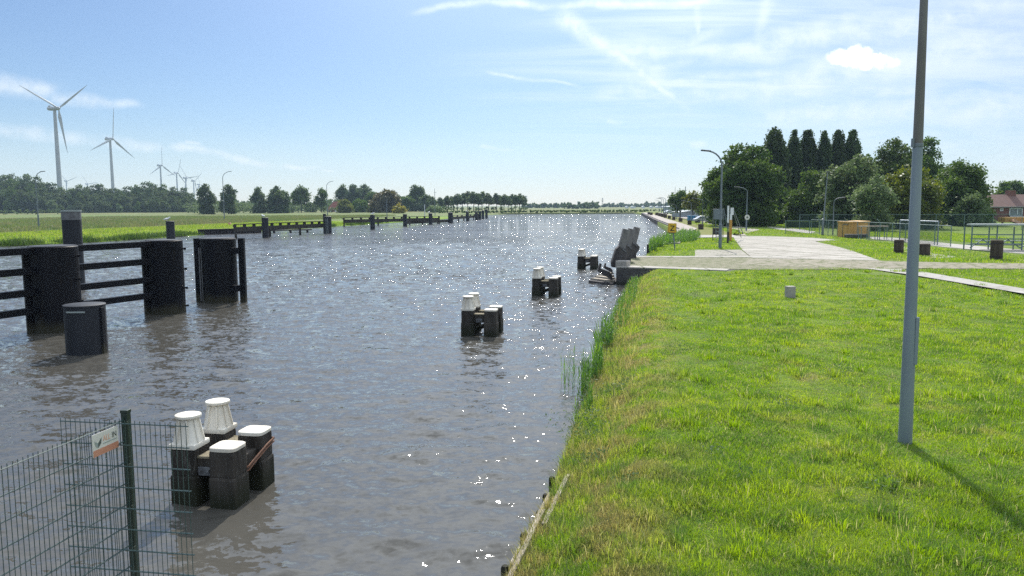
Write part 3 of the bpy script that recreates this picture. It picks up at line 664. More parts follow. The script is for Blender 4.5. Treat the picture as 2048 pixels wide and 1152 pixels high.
# guide beams
def guide(label, pa, Ya, pb, Yb, zt, h, rail=True, nb=9):
    a = dep(pa, 440, Ya); c = dep(pb, 440, Yb); a.z = c.z = 0
    t = thing('guide_beam', label, 'guide beam', a, 0, 'guide beams along the left bank'); d = c-a; L = d.length
    b = MB(); b.bar((0, 0, zt-h/2), d+Vector((0, 0, zt-h/2)), .35, h, bev=.03); b.build('beam', M['timber_black'], t)
    n_ = max(2, int(L/8)); b = MB()
    for k in range(n_+1):
        q = d*(k/n_)+Vector((0, .5, 0)); b.tube([q+Vector((0, 0, -1.5)), q+Vector((0, 0, zt))], .2, 8)
    b.build('support_posts', M['timber_black'], t, smooth=40)
    if rail:
        b = MB(); b.bar((0, .2, zt+.42), d+Vector((0, .2, zt+.42)), .4, .12)
        b.build('rail', M['timber_black'], t)
        b = MB()
        for k in range(nb+1): q = d*(k/nb); b.box((q.x, q.y+.2, zt+.17), (.5, .15, .38))
        b.build('rail_blocks', M['timber_black'], t)
guide('guide beam with a thin rail on blocks, ending at the ladder pile', 468, 121, 652, 145, 1.85, .72, nb=11)
guide('thick guide beam crossing behind the first two piles past the ladder pile', 687, 192, 878, 214, 1.75, .85, nb=12)
guide('low guide beam slanting down toward the wide double pile', 812, 205, 903, 228, 1.05, .8, False)
guide('farthest guide beam, behind the fifth pile past the ladder pile', 905, 238, 956, 282, 1.6, .8, nb=6)
b = MB(); a = at(396, 470, 0); c = at(521, 466, 0)
for k in range(40):
    q0 = a.lerp(c, k/40); q1 = a.lerp(c, (k+1)/40); dy = .25 if k % 2 else 0
    b.prism([(q0.x, q0.y+dy, -1.5), (q1.x, q1.y+dy, -1.5), (q1.x, q1.y+dy+.4, -1.5), (q0.x, q0.y+dy+.4, -1.5)], (0, 0, 2.35))
sp = thing('sheet_pile_wall', 'low dark sheet-pile wall at the water edge left of the guide beam', 'quay wall')
b.build('steel_sheets', M['sheet_pile'], sp)
b = MB(); b.bar(a+Vector((0, .3, .93)), c+Vector((0, .3, .93)), .8, .14); b.build('capping_beam', M['sheet_pile'], sp)
b = MB(); b.bar((0, 0, .5), (8, 2.2, .55), 1.6, .22)
ls = thing('landing_stage', 'small weathered wooden landing stage beside the sheet-pile wall', 'jetty', at(535, 466, 0))
b.build('deck', M['timber_grey'], ls)
for q in ((1.5, 0), (4.4, .9), (7.4, 1.9)):
    b = MB(); b.bar((q[0], q[1], -1), (q[0]-.3, q[1], .5), .3, .35); b.build('leg', M['timber_grey'], ls)
b = MB(); b.lathe([(.3, -1), (.3, .9), (.2, 1.0)], 12, sq=4); o = b.build('marker_post', M['orange'], None, loc=at(459.5, 454.5, .5)); tag(o, 'short orange marker post in the bank grass left of the guide beam', 'post')

# ------------------------------------------------------------------ leaning fender timbers on the dock
def slab2(poly, depth, th, mat, name, parent):       # outline in x-z, thickness along y
    b = MB(); b.prism([(x, depth, z) for x, z in poly], (0, th, 0)); return b.build(name, mat, parent, bevel=0.02)
def zoomxz(pts, Y):                                   # outline read off the photograph, at its own distance
    o = []
    for zx, zy in pts:
        v = dep(1160+zx/6.02, 420+zy/6.02, Y); o.append((v.x, v.z))
    return o
low_o = [(388, 690), (385, 630), (438, 470), (474, 440), (566, 474), (600, 512), (588, 552), (548, 610), (552, 700)]
up_o = [(440, 480), (478, 425), (530, 226), (612, 243), (562, 440), (552, 500)]
for i, (Y, dx, lab) in enumerate([(49.3, 0, 'nearest of the three leaning grey fender timbers on the dock corner'), (52.6, 0, 'middle one of the three leaning grey fender timbers'), (56.2, 0, 'farthest of the three leaning grey fender timbers, slightly apart at its top')]):
    L_ = zoomxz(low_o, 49.3); U_ = zoomxz(up_o, 49.3); x0, z0 = L_[0]
    t = thing('fender_timber', lab, 'timber', (x0+(Y-49.3)*0.265, Y, z0), 0, 'leaning fender timbers on the dock')
    sc = 0.97 if i else 1.0
    slab2([((x-x0)*sc, (z-z0)*sc) for x, z in L_], 0, .75, M['timber_grey'], 'foot_block', t)
    slab2([((x-x0)*sc, (z-z0)*sc) for x, z in U_], .12, .5, M['timber_lit'], 'leaning_post', t)
    for k, (zx, zy) in enumerate([(520, 470), (580, 432), (500, 560)]):
        b = MB(); v = dep(1160+zx/6.02, 420+zy/6.02, 49.3); b.tube([(v.x-x0, -.05, v.z-z0), (v.x-x0+.02, .1, v.z-z0)], .04, 8)
        b.build('bolt_head', M['plate'], t)
    b = MB(); v = zoomxz([(515, 470), (560, 510)], 49.3); b.bar((v[0][0]-x0, -.03, v[0][1]-z0), (v[1][0]-x0, -.03, v[1][1]-z0), .05, .07); b.build('iron_strap', M['plate'], t)
hk = [(243, 640), (264, 650), (250, 705), (360, 745), (392, 790), (392, 845), (372, 835), (212, 742)]
for i, (Y, s_, lab) in enumerate([(48.9, 1, 'nearer dark hooked timber sticking out of the dock front'), (53.5, .66, 'farther dark hooked timber sticking out of the dock front')]):
    H = zoomxz(hk, 48.9); x0, z0 = H[5]
    t = thing('hooked_timber', lab, 'timber', (x0+(.0 if i == 0 else .62), Y, z0+(0 if i == 0 else .03)), 0, 'hooked timbers at the dock front')
    slab2([((x-x0)*s_, (z-z0)*s_) for x, z in (H[0], H[1], H[2], H[7])], 0, .42, M['timber_grey'], 'upright_arm', t)
    slab2([((x-x0)*s_, (z-z0)*s_) for x, z in (H[2], H[3], H[4], H[5], H[6], H[7])], .02, .42, M['timber_grey'], 'level_arm', t)
# corner stone, floating raft
b = MB(); b.box((0, 0, .16), (.75, .75, .42), bev=.05); o = b.build('corner_block', M['concrete'], None, loc=(7.05, 48.75, DZ), rz=-.5); tag(o, 'pale concrete block on the corner of the dock', 'block')
rp = [at(1177, 561, .12), at(1226, 567, .12), at(1236, 560, .12), at(1222, 547, .12), at(1206, 545, .12), at(1186, 556, .12)]
rf = thing('timber_raft', 'low wedge-shaped timber raft floating at the dock corner', 'raft')
b = MB(); b.prism([p_-Vector((0, 0, .25)) for p_ in rp], (0, 0, .25)); b.build('raft_base', M['timber_grey'], rf)
b = MB()
for k in range(4):
    p0 = rp[0].lerp(rp[4], .12+k*.26); p1 = rp[1].lerp(rp[3], .12+k*.26); b.bar(p0+Vector((.2, 0, .06)), p1+Vector((0, 0, .06)), .42, .10)
b.build('raft_planks', M['timber_pale'], rf)

# ------------------------------------------------------------------ wire fence at the near left, with its sign
FZ = 3.05
P0 = at(252, 838, FZ); PL = at(0, 940, FZ); WL = at(121, 842, FZ); WR = at(376, 853, FZ)
fe = thing('wire_fence', 'dark green double-rod wire fence with a side wing over the water', 'fence', (P0.x, P0.y, 0.9))
def rel(v): return Vector(v)-Vector((P0.x, P0.y, 0.9))
b = MB(); b.box((0, 0, 1.03), (.062, .062, 2.36), rz=-.1); b.box((0, 0, 2.225), (.07, .07, .03), rz=-.1); b.build('fence_post', M['green_post'], fe, bevel=.004)
def rods(name, A, B, over=.03, step=.05, zb=1.0, hstep=.2, wr=.0032, gap=0.006):
    b = MB(); d = (B-A); L = d.length; d.normalize(); nrm = Vector((-d.y, d.x, 0)); n_ = int(L/step)
    for k in range(n_+1):
        p_ = A+d*(k*step); b.tube([rel((p_.x, p_.y, zb)), rel((p_.x, p_.y, FZ+over))], wr, 5)
    z = FZ
    while z > zb:
        for s_ in (-1, 1):
            o_ = nrm*gap*s_; b.tube([rel((A.x+o_.x, A.y+o_.y, z)), rel((B.x+o_.x, B.y+o_.y, z))], wr*1.25, 5)
        z -= hstep
    return b.build(name, M['green_wire'], fe, smooth=60)
dL = (PL-P0).normalized()
rods('mesh_panel', P0+dL*.04-Vector((0, 0, 0)), P0+dL*2.56)
dW = (WR-WL).normalized()
rods('wing_panel', WL, WR)
b = MB()
for z in (2.12, 1.72, 1.32, .92, .52): b.box((.02, -.04, z), (.03, .03, .035))
b.build('panel_clips', M['green_post'], fe)
b = MB(); b.box((P0.x-.9, 3.8, -.6), (4.6, 3.6, 3.0)); tag(b.build('abutment', M['concrete'], bevel=.03), kind='structure')
# sign hung on the fence panel
side = Vector((dL.y, -dL.x, 0))
if side.dot(Vector((0, 0, 0))-P0) < 0: side = -side
def along_px(px, z):                   # distance along the panel where the photograph column px falls
    lo, hi = 0.0, 2.5
    for _ in range(50):
        mid = (lo+hi)/2; p_ = P0+dL*mid; p_.z = z
        v = cam.matrix_world.inverted() @ p_; X = 1024+F*v.x/-v.z
        if X > px: lo = mid
        else: hi = mid
    return (lo+hi)/2
t1, t0 = along_px(182, 2.93), along_px(233, 2.93)
sw = t1-t0; sh = .20
ex = -dL; ez = Vector((0, 0, 1)); ey = ez.cross(ex)          # sign's own axes, face toward the viewer = -ey
if ey.dot(P0-Vector((0, 0, EYE))) < 0: ey = -ey
Rm = Matrix((ex, ey, ez)).transposed().to_4x4()
so = thing('fence_sign', 'small white and orange company sign tied to the wire fence', 'sign')
so.matrix_world = Matrix.Translation(P0+dL*t1-ey*.014+Vector((0, 0, 2.83-FZ))) @ Rm
b = MB(); b.box((sw/2, 0, sh/2), (sw, .006, sh)); b.build('sign_board', M['sign_white'], so)
b = MB(); b.box((sw/2, -.0045, sh*.15), (sw-.004, .003, sh*.29)); b.build('orange_band', M['orange'], so)
def text(body, size, loc, mat, name, parent, rot=(PI/2, 0, 0), ext=.0008, sx_=1.0, bold=0):
    cu = bpy.data.curves.new(name, 'FONT'); cu.body = body; cu.size = size; cu.extrude = ext; cu.offset = bold
    tmp = bpy.data.objects.new('tmp', cu); COL.objects.link(tmp)
    bpy.context.view_layer.update()
    me = bpy.data.meshes.new_from_object(tmp.evaluated_get(bpy.context.evaluated_depsgraph_get()))
    bpy.data.objects.remove(tmp)
    o = link(name, me, mat, parent); o.location = loc; o.rotation_euler = rot; o.scale = (sx_, 1, 1)
    return o
u = sw
text('ALL', sh*.36, (u*.40, -.0045, sh*.56), M['orange_pale'], 'sign_lettering', so, sx_=u*.30/(sh*.36*1.75))
text('IN', sh*.36, (u*.745, -.0045, sh*.56), M['sign_dark'], 'sign_lettering', so, sx_=u*.19/(sh*.36*1.0))
b = MB(); b.box((u*.665, -.004, sh*.46), (u*.56, .002, sh*.035)); b.build('fine_print_line', M['sign_mid'], so)
b = MB()
b.prism([(u*.07, -.0035, sh*.70), (u*.20, -.0035, sh*.56), (u*.20, -.0035, sh*.36), (u*.11, -.0035, sh*.44)], (0, -.002, 0))
b.build('sign_emblem', M['sign_mid'], so)
b = MB(); b.prism([(u*.34, -.0035, sh*.76), (u*.205, -.0035, sh*.56), (u*.205, -.0035, sh*.36), (u*.32, -.0035, sh*.52)], (0, -.002, 0))
b.build('sign_emblem', M['sign_dark'], so)

# ------------------------------------------------------------------ lamps and masts
fl_ = thing('lamp_mast', 'tall galvanised lamp mast standing in the near grass, rust-stained upper half', 'street lamp', at(1810, 884, .97))
top = (dep(1848, 0, fl_.location.y)-fl_.location); top *= 10.4/top.z
def pm(z): return (top.x*z/10.4, top.y*z/10.4, z)
b = MB(); b.tube([pm(-.3), pm(0), pm(2), pm(4.95)], [.116, .112, .098, .076], 16); b.build('lower_mast', M['galv'], fl_, smooth=25)
b = MB(); b.tube([pm(4.95), pm(7.6), pm(10.4)], [.078, .058, .040], 16); b.build('upper_mast', M['rust_mast'], fl_, smooth=50)
b = MB(); q = pm(4.97); b.lathe([(.082, -.03), (.085, -.02), (.085, .02), (.082, .03)], 16, q); b.box((q[0]-.095, q[1]-.02, q[2]+.04), (.03, .05, .14)); b.build('collar', M['lamp_grey'], fl_)
b = MB(); q = pm(1.9); b.box((q[0]+.075, q[1]-.055, q[2]-.15), (.06, .09, .8), bev=.012); b.build('cable_hatch', M['galv'], fl_)
b = MB(); q = Vector(pm(10.4)); b.tube([q-Vector((0, 0, .1)), q+Vector((-.3, .15, .5)), q+Vector((-1.3, .6, .75))], .04, 8); b.build('arm', M['lamp_grey'], fl_, smooth=40)
b = MB(); b.bar(q+Vector((-1.2, .56, .72)), q+Vector((-1.9, .9, .8)), .28, .12, bev=.03); b.build('lamp_head', M['lamp_head'], fl_)
def lamp(label, base, h, side_, reach=1.6, r=.09, group='street lamps', cat='street lamp', dir2=None, rise=1.0):
    t = thing('street_lamp', label, cat, base, 0, group)
    d = Vector(dir2 or (side_, 0, 0)).normalized()
    b = MB(); b.tube([(0, 0, -.3), (0, 0, h*.25), (0, 0, h*.25+.05), (0, 0, h-rise)], [r*1.15, r*1.1, r*.8, r*.6], 10); b.build('pole', M['lamp_grey'], t, smooth=30)
    b = MB(); pts = [Vector((0, 0, h-rise-.05))]
    for k in range(1, 7):
        a_ = k/6*PI/2*.85; pts.append(Vector((0, 0, h-rise))+d*reach*(1-math.cos(a_))+Vector((0, 0, rise*math.sin(a_))))
    b.tube(pts, r*.55, 8); b.build('arm', M['lamp_grey'], t, smooth=40)
    e = pts[-1]; b = MB(); b.bar(e-d*.1, e+d*.75+Vector((0, 0, .08)), .30, .13, bev=.04); b.build('lamp_head', M['lamp_head'], t)
    return t
q1 = at(1440, 497, 1.12)
lq = lamp('grey lamp post in front of the round tree, grey board fixed behind it', q1, 8.55, -1, 1.45, .13, rise=1.3)
lamp('shorter lamp post with a round white sign beside the big round tree', at(1492.5, 462, 1.12), 6.35, -1, 1.5, .10, rise=.7)
lamp('thin lamp post with its arm to the right, left of the ochre shed', at(1665.5, 470, 1.12), 4.6, 1, .8, .07, rise=.5)
t = thing('light_mast', 'thin straight pale mast between the trees left of the ochre shed', 'mast', at(1645, 470, 1.12))
b = MB(); b.tube([(0, 0, -.2), (0, 0, 2.0), (.05, 0, 2.05), (.35, 0, 7.8)], [.16, .15, .09, .05], 8); b.build('pole', M['lamp_grey'], t, smooth=40)
b = MB(); b.box((.36, 0, 7.85), (.35, .2, .12)); b.build('lamp_head', M['lamp_head'], t)
lamp('street lamp in the bank grass in front of the left wood', at(78, 458, 1.0), 10.9, 1, 1.5, .13, rise=1.6)
lamp('street lamp behind the guide beam near two small trees', at(449, 441, 1.0), 14.5, 1, 2.6, .14, rise=2)
lamp('street lamp beside the red-roofed farmhouse', at(655, 433, 1.0), 14.0, 1, 2.6, .16, rise=2)
t = thing('radio_mast', 'slim dark mast standing before the tree row at the canal bend', 'mast', dep(870, 426, 300))
b = MB(); b.tube([(0, 0, -1), (0, 0, 9.4)], [.14, .07], 8); b.build('pole', M['lamp_grey'], t)
b = MB(); b.box((0.2, 0, 7.9), (.9, .15, .12)); b.build('crossarm', M['lamp_grey'], t)
t = thing('flag_pole', 'short white pole in the grass near the tree clump at the bend', 'pole', dep(849.5, 428, 235))
b = MB(); b.tube([(0, 0, -1), (0, 0, 2.9)], [.12, .1], 8); b.build('pole', M['white'], t)
t = thing('flag_pole', 'thin pale pole in front of the brown round tree', 'pole', dep(774, 433, 210))
b = MB(); b.tube([(0, 0, -1), (0, 0, 4.6)], [.12, .09], 8); b.build('pole', M['lamp_grey'], t)
for i, (px, top_, Y, lab) in enumerate([(1318, 400, 400, 'leftmost of the far quay lamp posts'), (1323, 396.5, 350, 'second of the far quay lamp posts from the water'), (1327, 396.5, 310, 'third of the far quay lamp posts from the water'), (1331, 395, 280, 'fourth and tallest of the far quay lamp posts')]):
    bs = dep(px, 424, Y); bs.z = 1.1; tp = dep(px, top_, Y).z
    lamp(lab+', arm over the water', bs, tp-1.1, -1, 2.2, .14, group='far quay lamp posts', rise=.8)
for px, y0, y1, Y, lab in [(1405, 450, 397, 150, 'thin lamp post on the verge beside the silver car'), (1382, 445, 402, 165, 'thin lamp post in front of the pair of small road trees'), (1352.5, 433, 408, 210, 'thin lamp post at the left of the small road trees'), (1432, 437, 389, 200, 'lamp arm reaching out behind the tall lamp post')]:
    bs = dep(px, y0, Y); bs.z = 1.1
    lamp(lab, bs, dep(px, y1, Y).z-1.1, -1, 1.8, .09, rise=.6)
t = thing('radio_mast', 'tall thin mast behind the first small road tree', 'mast', dep(1349.5, 424, 330))
b = MB(); b.tube([(0, 0, -1), (0, 0, 10.7)], [.14, .06], 8); b.build('pole', M['lamp_grey'], t)
b = MB()
for s_ in (-1.5, -.9): b.box((s_*.9, 0, 7.9), (.3, .2, 1.0))
b.box((-.7, 0, 8.2), (1.6, .08, .08)); b.build('antenna', M['sign_dark'], t)
t = thing('harbour_crane', 'faint lattice crane rising behind the two small road trees', 'crane', dep(1370, 424, 520))
b = MB(); b.tube([(0, 0, -1), (0, 0, 17)], [.45, .2], 6); b.build('tower', M['lamp_grey'], t)
b = MB(); b.bar((-1.8, 0, 14), (1.0, 0, 14.4), .3, .3); b.bar((-1.2, 0, 11.5), (2.2, 0, 11.4), .3, .3); b.bar((-1, 0, 9), (1.2, 0, 9), .3, .3); b.build('crossarm', M['lamp_grey'], t)

# round sign on the shorter lamp post; stays
t = thing('round_sign', 'small round white sign with a dark centre on the shorter lamp post', 'sign', at(1493, 462, 1.12)+Vector((0, -.16, 2.0)))
b = MB(); b.tube([(0, 0, 0), (0, -.03, 0)], .38, 20); b.build('face', M['sign_white'], t)
b = MB(); b.tube([(0, -.031, 0), (0, -.045, 0)], .13, 16); b.build('centre', M['sign_dark'], t)

# information board, white-topped ochre post, slim posts
q = at(1436, 482, 1.12)
t = thing('notice_board', 'grey notice board on two legs with slanted struts, seen from behind', 'board', q)
b = MB(); b.box((0, 0, 2.85), (1.22, .06, 1.12), bev=.02); b.build('panel', M['sign_grey'], t)
for x_ in (-.58, .50):
    b = MB(); b.box((x_, -.05, 1.65), (.07, .07, 3.5)); b.build('leg', M['sign_dark'], t)
b = MB(); b.bar((.55, 0, 3.4), (1.15, -.3, 0), .05, .05); b.bar((.15, 0, 2.2), (.15, -.4, 0), .05, .05); b.bar((-.3, 0, 2.2), (-.3, -.4, 0), .05, .05); b.build('strut', M['sign_grey'], t)
b = MB()
for z in (.5, 1.0, 1.5): b.bar((-.3, -.2, z), (.15, -.2, z), .05, .05)
b.build('rungs', M['fence_green'], t)
q = at(1460.5, 482, 1.12)
t = thing('signal_post', 'ochre post with a torn white sheet at its top', 'post', q)
b = MB(); b.box((0, 0, 1.0), (.26, .22, 2.5), bev=.02); b.build('ochre_base', M['ochre'], t)
b = MB(); b.box((.05, 0, 2.55), (.10, .10, 1.2)); b.build('pole', M['sign_dark'], t)
b = MB(); b.box((.08, -.12, 3.15), (.33, .06, .75)); b.box((-.02, -.12, 2.55), (.22, .05, .6)); b.build('white_sheet', M['white'], t)
b = MB(); b.bar((.25, .2, 3.5), (2.4, 3.5, .6), .06, .06); b.bar((.25, .2, 3.2), (2.2, 3.5, .2), .06, .06); b.build('stay', M['lamp_grey'], t)
q = at(1455.5, 486, 1.12)
t = thing('marker_post', 'slim post painted white above and dark below beside the ochre post', 'post', q)
b = MB(); b.box((0, 0, .5), (.16, .16, 1.3)); b.build('dark_foot', M['timber_black'], t)
b = MB(); b.box((0, 0, 1.6), (.09, .09, 1.0)); b.build('middle', M['sign_dark'], t)
b = MB(); b.box((-.03, 0, 2.9), (.17, .1, 1.7)); b.build('white_top', M['white'], t)

# yellow board with the letter
q = at(1350, 498, 1.1)
t = thing('letter_sign', 'yellow board with a black letter Z on a leaning post by the reeds', 'sign', q, .12)
b = MB(); b.tube([(0.02, 0, -.3), (-.22, .1, 2.0)], .055, 10); b.build('post', M['lamp_grey'], t, smooth=40)
bd = MB(); bd.box((-.30, 0.02, 1.86), (.72, .22, .82), rot=Matrix.Rotation(.06, 4, 'Y'), bev=.015); bd.build('letter_board', M['yellow'], t)
b = MB(); b.box((-.30, .02, 1.43), (.60, .16, .10)); b.build('mount', M['sign_dark'], t)
text('Z', .66, (-.53, -.096, 1.62), M['black'], 'sign_letter', t, rot=(PI/2, .06, 0), bold=.012)
b = MB()
for (a_, c_) in (((-.64, 1.48), (-.64, 2.24)), ((.04, 1.50), (.04, 2.24)), ((-.64, 2.25), (.04, 2.25)), ((-.64, 1.475), (.04, 1.475))): b.bar((a_[0], -.093, a_[1]), (c_[0], -.093, c_[1]), .025, .025)
b.build('rim', M['ochre'], t)

# ------------------------------------------------------------------ bollards
def bollard(label, loc, w, h, grp, sq=0):
    t = thing('bollard', label, 'bollard', loc, random.Random(label).uniform(-.3, .3), grp)
    b = MB(); b.lathe([(w*.5, -.4), (w*.5, h*.9), (w*.49, h-.03), (w*.44, h)], 20, sq=sq, ph=PI/4 if sq else 0); b.build('shaft', M['bollard_brown'], t, smooth=30)
    if h > .8:
        b = MB(); b.lathe([(w*.515, h*.14), (w*.515, h*.2)], 20, sq=sq); b.lathe([(w*.515, h*.82), (w*.515, h*.87)], 20, sq=sq); b.build('band', M['sheet_pile'], t, smooth=30)
bg = 'brown bollards on the grass before the sports fence'
bollard('brown bollard left of the near lamp mast, before the sports fence', at(1797, 506, 1.1), .72, 1.05, bg)
bollard('short wide brown bollard just right of the near lamp mast', at(1848, 512, 1.1), .80, .92, bg)
bollard('tallest brown bollard, far right in front of the green stand', at(1992, 520, 1.1), .78, 1.38, bg)
qb = [(1432, 469), (1401.5, 459), (1379, 449.5), (1361, 443.5), (1347.5, 440), (1338.5, 437.5), (1330.5, 435.5), (1324.5, 433.8), (1319, 432.4), (1313.5, 431), (1302.5, 430.6), (1297.5, 429.6)]
names = ['first', 'second', 'third', 'fourth', 'fifth', 'sixth', 'seventh', 'eighth', 'ninth', 'tenth', 'eleventh', 'twelfth']
for i, (px, py) in enumerate(qb):
    q = at(px, py, 1.12)
    s_ = 1.0 if i < 6 else 1.25
    bollard(f'dark squat quay bollard, {names[i]} in its row counting from the tall lamp post', q, .78*s_, .86*s_, 'dark bollards along the quay grass', sq=4)
b = MB(); b.box((0, 0, .2), (.36, .30, .62), bev=.035); o = b.build('marker_stone', M['concrete'], None, loc=at(1580, 596, 1.03), rz=.15)
tag(o, 'small pale marker stone standing in the near grass', 'stone')

# ------------------------------------------------------------------ sports fence, gate, stand, shed, goal
def chain(label, A, B, h, step=2.5, arms=False, ws=.22):
    A = Vector(A); B = Vector(B); d = B-A; L = d.length; d.normalize()
    t = thing('chain_link_fence', label, 'fence', A)
    n_ = max(1, int(L/step))
    for k in range(n_+1):
        p_ = d*(L*k/n_); b = MB(); b.tube([p_+Vector((0, 0, -.2)), p_+Vector((0, 0, h))], .04, 6)
        if arms and k % 3 == 1: b.tube([p_+Vector((0, 0, h-.05)), p_+Vector((-.35, 0, h+.35))], .035, 6)
        b.build('fence_post', M['fence_green'], t, smooth=40)
    b = MB(); b.tube([Vector((0, 0, h-.03)), d*L+Vector((0, 0, h-.03))], .03, 6); b.build('top_rail', M['fence_green'], t, smooth=40)
    V = []; FC = []; nrm = Vector((-d.y, d.x, 0)); w = .008
    def strip(p, q):
        i = len(V); dd = (q-p).normalized(); s = dd.cross(nrm).normalized()*w
        V.extend([p-s, p+s, q+s, q-s]); FC.append((i, i+1, i+2, i+3))
    k = -h
    while k < L:
        a0, a1 = max(k, 0), min(k+h, L)
        if a1 > a0:
            strip(d*a0+Vector((0, 0, a0-k)), d*a1+Vector((0, 0, a1-k))); strip(d*a0+Vector((0, 0, h-(a0-k))), d*a1+Vector((0, 0, h-(a1-k))))
        k += ws
    link('wire_mesh', np_mesh('wire_mesh', np.array([tuple(v) for v in V]), np.array(FC)), M['fence_wire'], t)
    return t
chain('long green chain-link fence running from the ochre shed toward the stand', (39.2, 101, 1.1), (39.5, 69.3, 1.1), 1.9, arms=True)
chain('short green chain-link fence left of the ochre shed', (36.0, 101.5, 1.1), (39.1, 101.3, 1.1), 1.75, ws=.18)
chain('chain-link fence at the far side of the sports field', (44, 118, 1.1), (74, 112, 1.1), 2.3, step=3.4)
gt = thing('fence_gate', 'tall square tube gate with netting, set in the chain-link fence', 'gate', (39.75, 79.0, 1.1))
gA, gB = Vector((0, 0, 0)), Vector((.1, -6.9, 0))
b = MB()
for p_ in (gA, gB): b.tube([p_+Vector((0, 0, -.2)), p_+Vector((0, 0, 2.25))], .06, 8)
b.tube([gA+Vector((0, 0, 2.2)), gB+Vector((0, 0, 2.2))], .06, 8); b.build('frame', M['galv'], gt, smooth=40)
V = []; FC = []
for k in range(60):
    y0 = -6.9*k/60
    for (p_, q_) in (((0, y0, .05), (0, y0, 2.2)),):
        i = len(V); V += [(0, y0, .05), (0, y0+.018, .05), (0, y0+.018, 2.2), (0, y0, 2.2)]; FC.append((i, i+1, i+2, i+3))
for k in range(20):
    z = .1+k*.105; i = len(V); V += [(.01, 0, z), (.01, -6.9, z), (.01, -6.9, z+.018), (.01, 0, z+.018)]; FC.append((i, i+1, i+2, i+3))
link('netting', np_mesh('netting', np.array(V), np.array(FC)), M['fence_wire'], gt)
# shed
s0, s1, s2 = at(1675, 473.5, 1.1), at(1700, 476, 1.1), at(1738, 473, 1.1)
sh_ = thing('wooden_shed', 'flat-roofed shed of ochre boards behind the fence', 'shed', s1)
a_, c_ = s0-s1, s2-s1; d_ = a_+c_; H_ = 1.72
b = MB(); b.prism([(0, 0, -.1), (c_.x, c_.y, -.1), (d_.x, d_.y, -.1), (a_.x, a_.y, -.1)], (0, 0, H_+.1)); b.build('wall', M['ochre_wood'], sh_)
b = MB(); ce = d_/2
b.prism([tuple(ce+(Vector(p_)-ce)*1.06+Vector((0, 0, H_))) for p_ in ((0, 0, 0), tuple(c_), tuple(d_), tuple(a_))], (0, 0, .12)); b.build('roof', M['ochre'], sh_)
nn = Vector((a_.y, -a_.x, 0)).normalized()
if nn.dot(s1) > 0: nn = -nn
b = MB(); b.bar(a_*.18+nn*.02+Vector((0, 0, .75)), a_*.55+nn*.02+Vector((0, 0, .75)), .05, 1.42); b.build('door', M['ochre_wood'], sh_)
b = MB(); b.bar(a_*.56+nn*.04+Vector((0, 0, 0)), a_*.56+nn*.04+Vector((0, 0, 1.5)), .08, .08); b.bar(a_*.16+nn*.04+Vector((0, 0, 1.5)), a_*.56+nn*.04+Vector((0, 0, 1.5)), .08, .08); b.build('door_frame', M['sign_dark'], sh_)
# table and benches of tube near the shed
t = thing('garden_table', 'weathered table with thin legs beside the ochre shed', 'table', at(1745, 479.5, 1.1))
b = MB(); b.box((0, 0, 1.45), (3.0, .8, .1)); b.build('table_top', M['timber_pale'], t)
for x_ in (-1.4, -.5, .4, 1.4):
    b = MB(); b.box((x_, -.3, .7), (.06, .06, 1.5)); b.box((x_, .3, .7), (.06, .06, 1.5)); b.build('leg', M['fence_green'], t)
b = MB(); b.box((0, 0, .3), (2.4, .8, .4), bev=.1); o = b.build('stone_trough', M['concrete_dark'], None, loc=at(1712, 477, 1.1)); tag(o, 'low grey trough lying before the ochre shed', 'trough')
# stand on the right
t = thing('covered_stand', 'open green steel stand with a thin pale roof at the right edge', 'stand', at(1935, 500, 1.1))
L0, dS = 15.0, Vector((1, -.22, 0)).normalized(); nS = Vector((.22, 1, 0)).normalized()
b = MB(); b.bar(Vector((.1, 0, 2.12)), dS*L0+Vector((0, 0, 2.12)), 1.6, .12); b.build('roof', M['sign_mid'], t)
for k in range(9):
    b = MB(); p_ = dS*(L0*k/8); b.box((p_.x, p_.y-.5, 1.0), (.08, .08, 2.2)); b.box((p_.x+.2, p_.y+.9, .9), (.08, .08, 2.0)); b.build('post', M['fence_green'], t)
b = MB()
for z in (.55, .95, 1.3): b.bar(Vector((0, -.35, z)), dS*L0+Vector((0, -.35, z)), .1, .08)
b.build('rail', M['fence_green'], t)
b = MB()
for k in range(8):
    p_ = dS*(L0*k/8); q_ = dS*(L0*(k+1)/8)
    b.bar(p_+Vector((0, -.3, .2)), (p_+q_)/2+Vector((0, -.3, .9)), .07, .07); b.bar((p_+q_)/2+Vector((0, -.3, .9)), q_+Vector((0, -.3, .2)), .07, .07)
b.build('brace', M['fence_green'], t)
b = MB(); b.bar(Vector((1, .6, .75)), dS*L0+Vector((0, .6, .75)), .5, .08); b.bar(Vector((0, .1, .45)), dS*4+Vector((0, .1, .45)), .4, .08); b.build('bench_seat', M['sign_mid'], t)

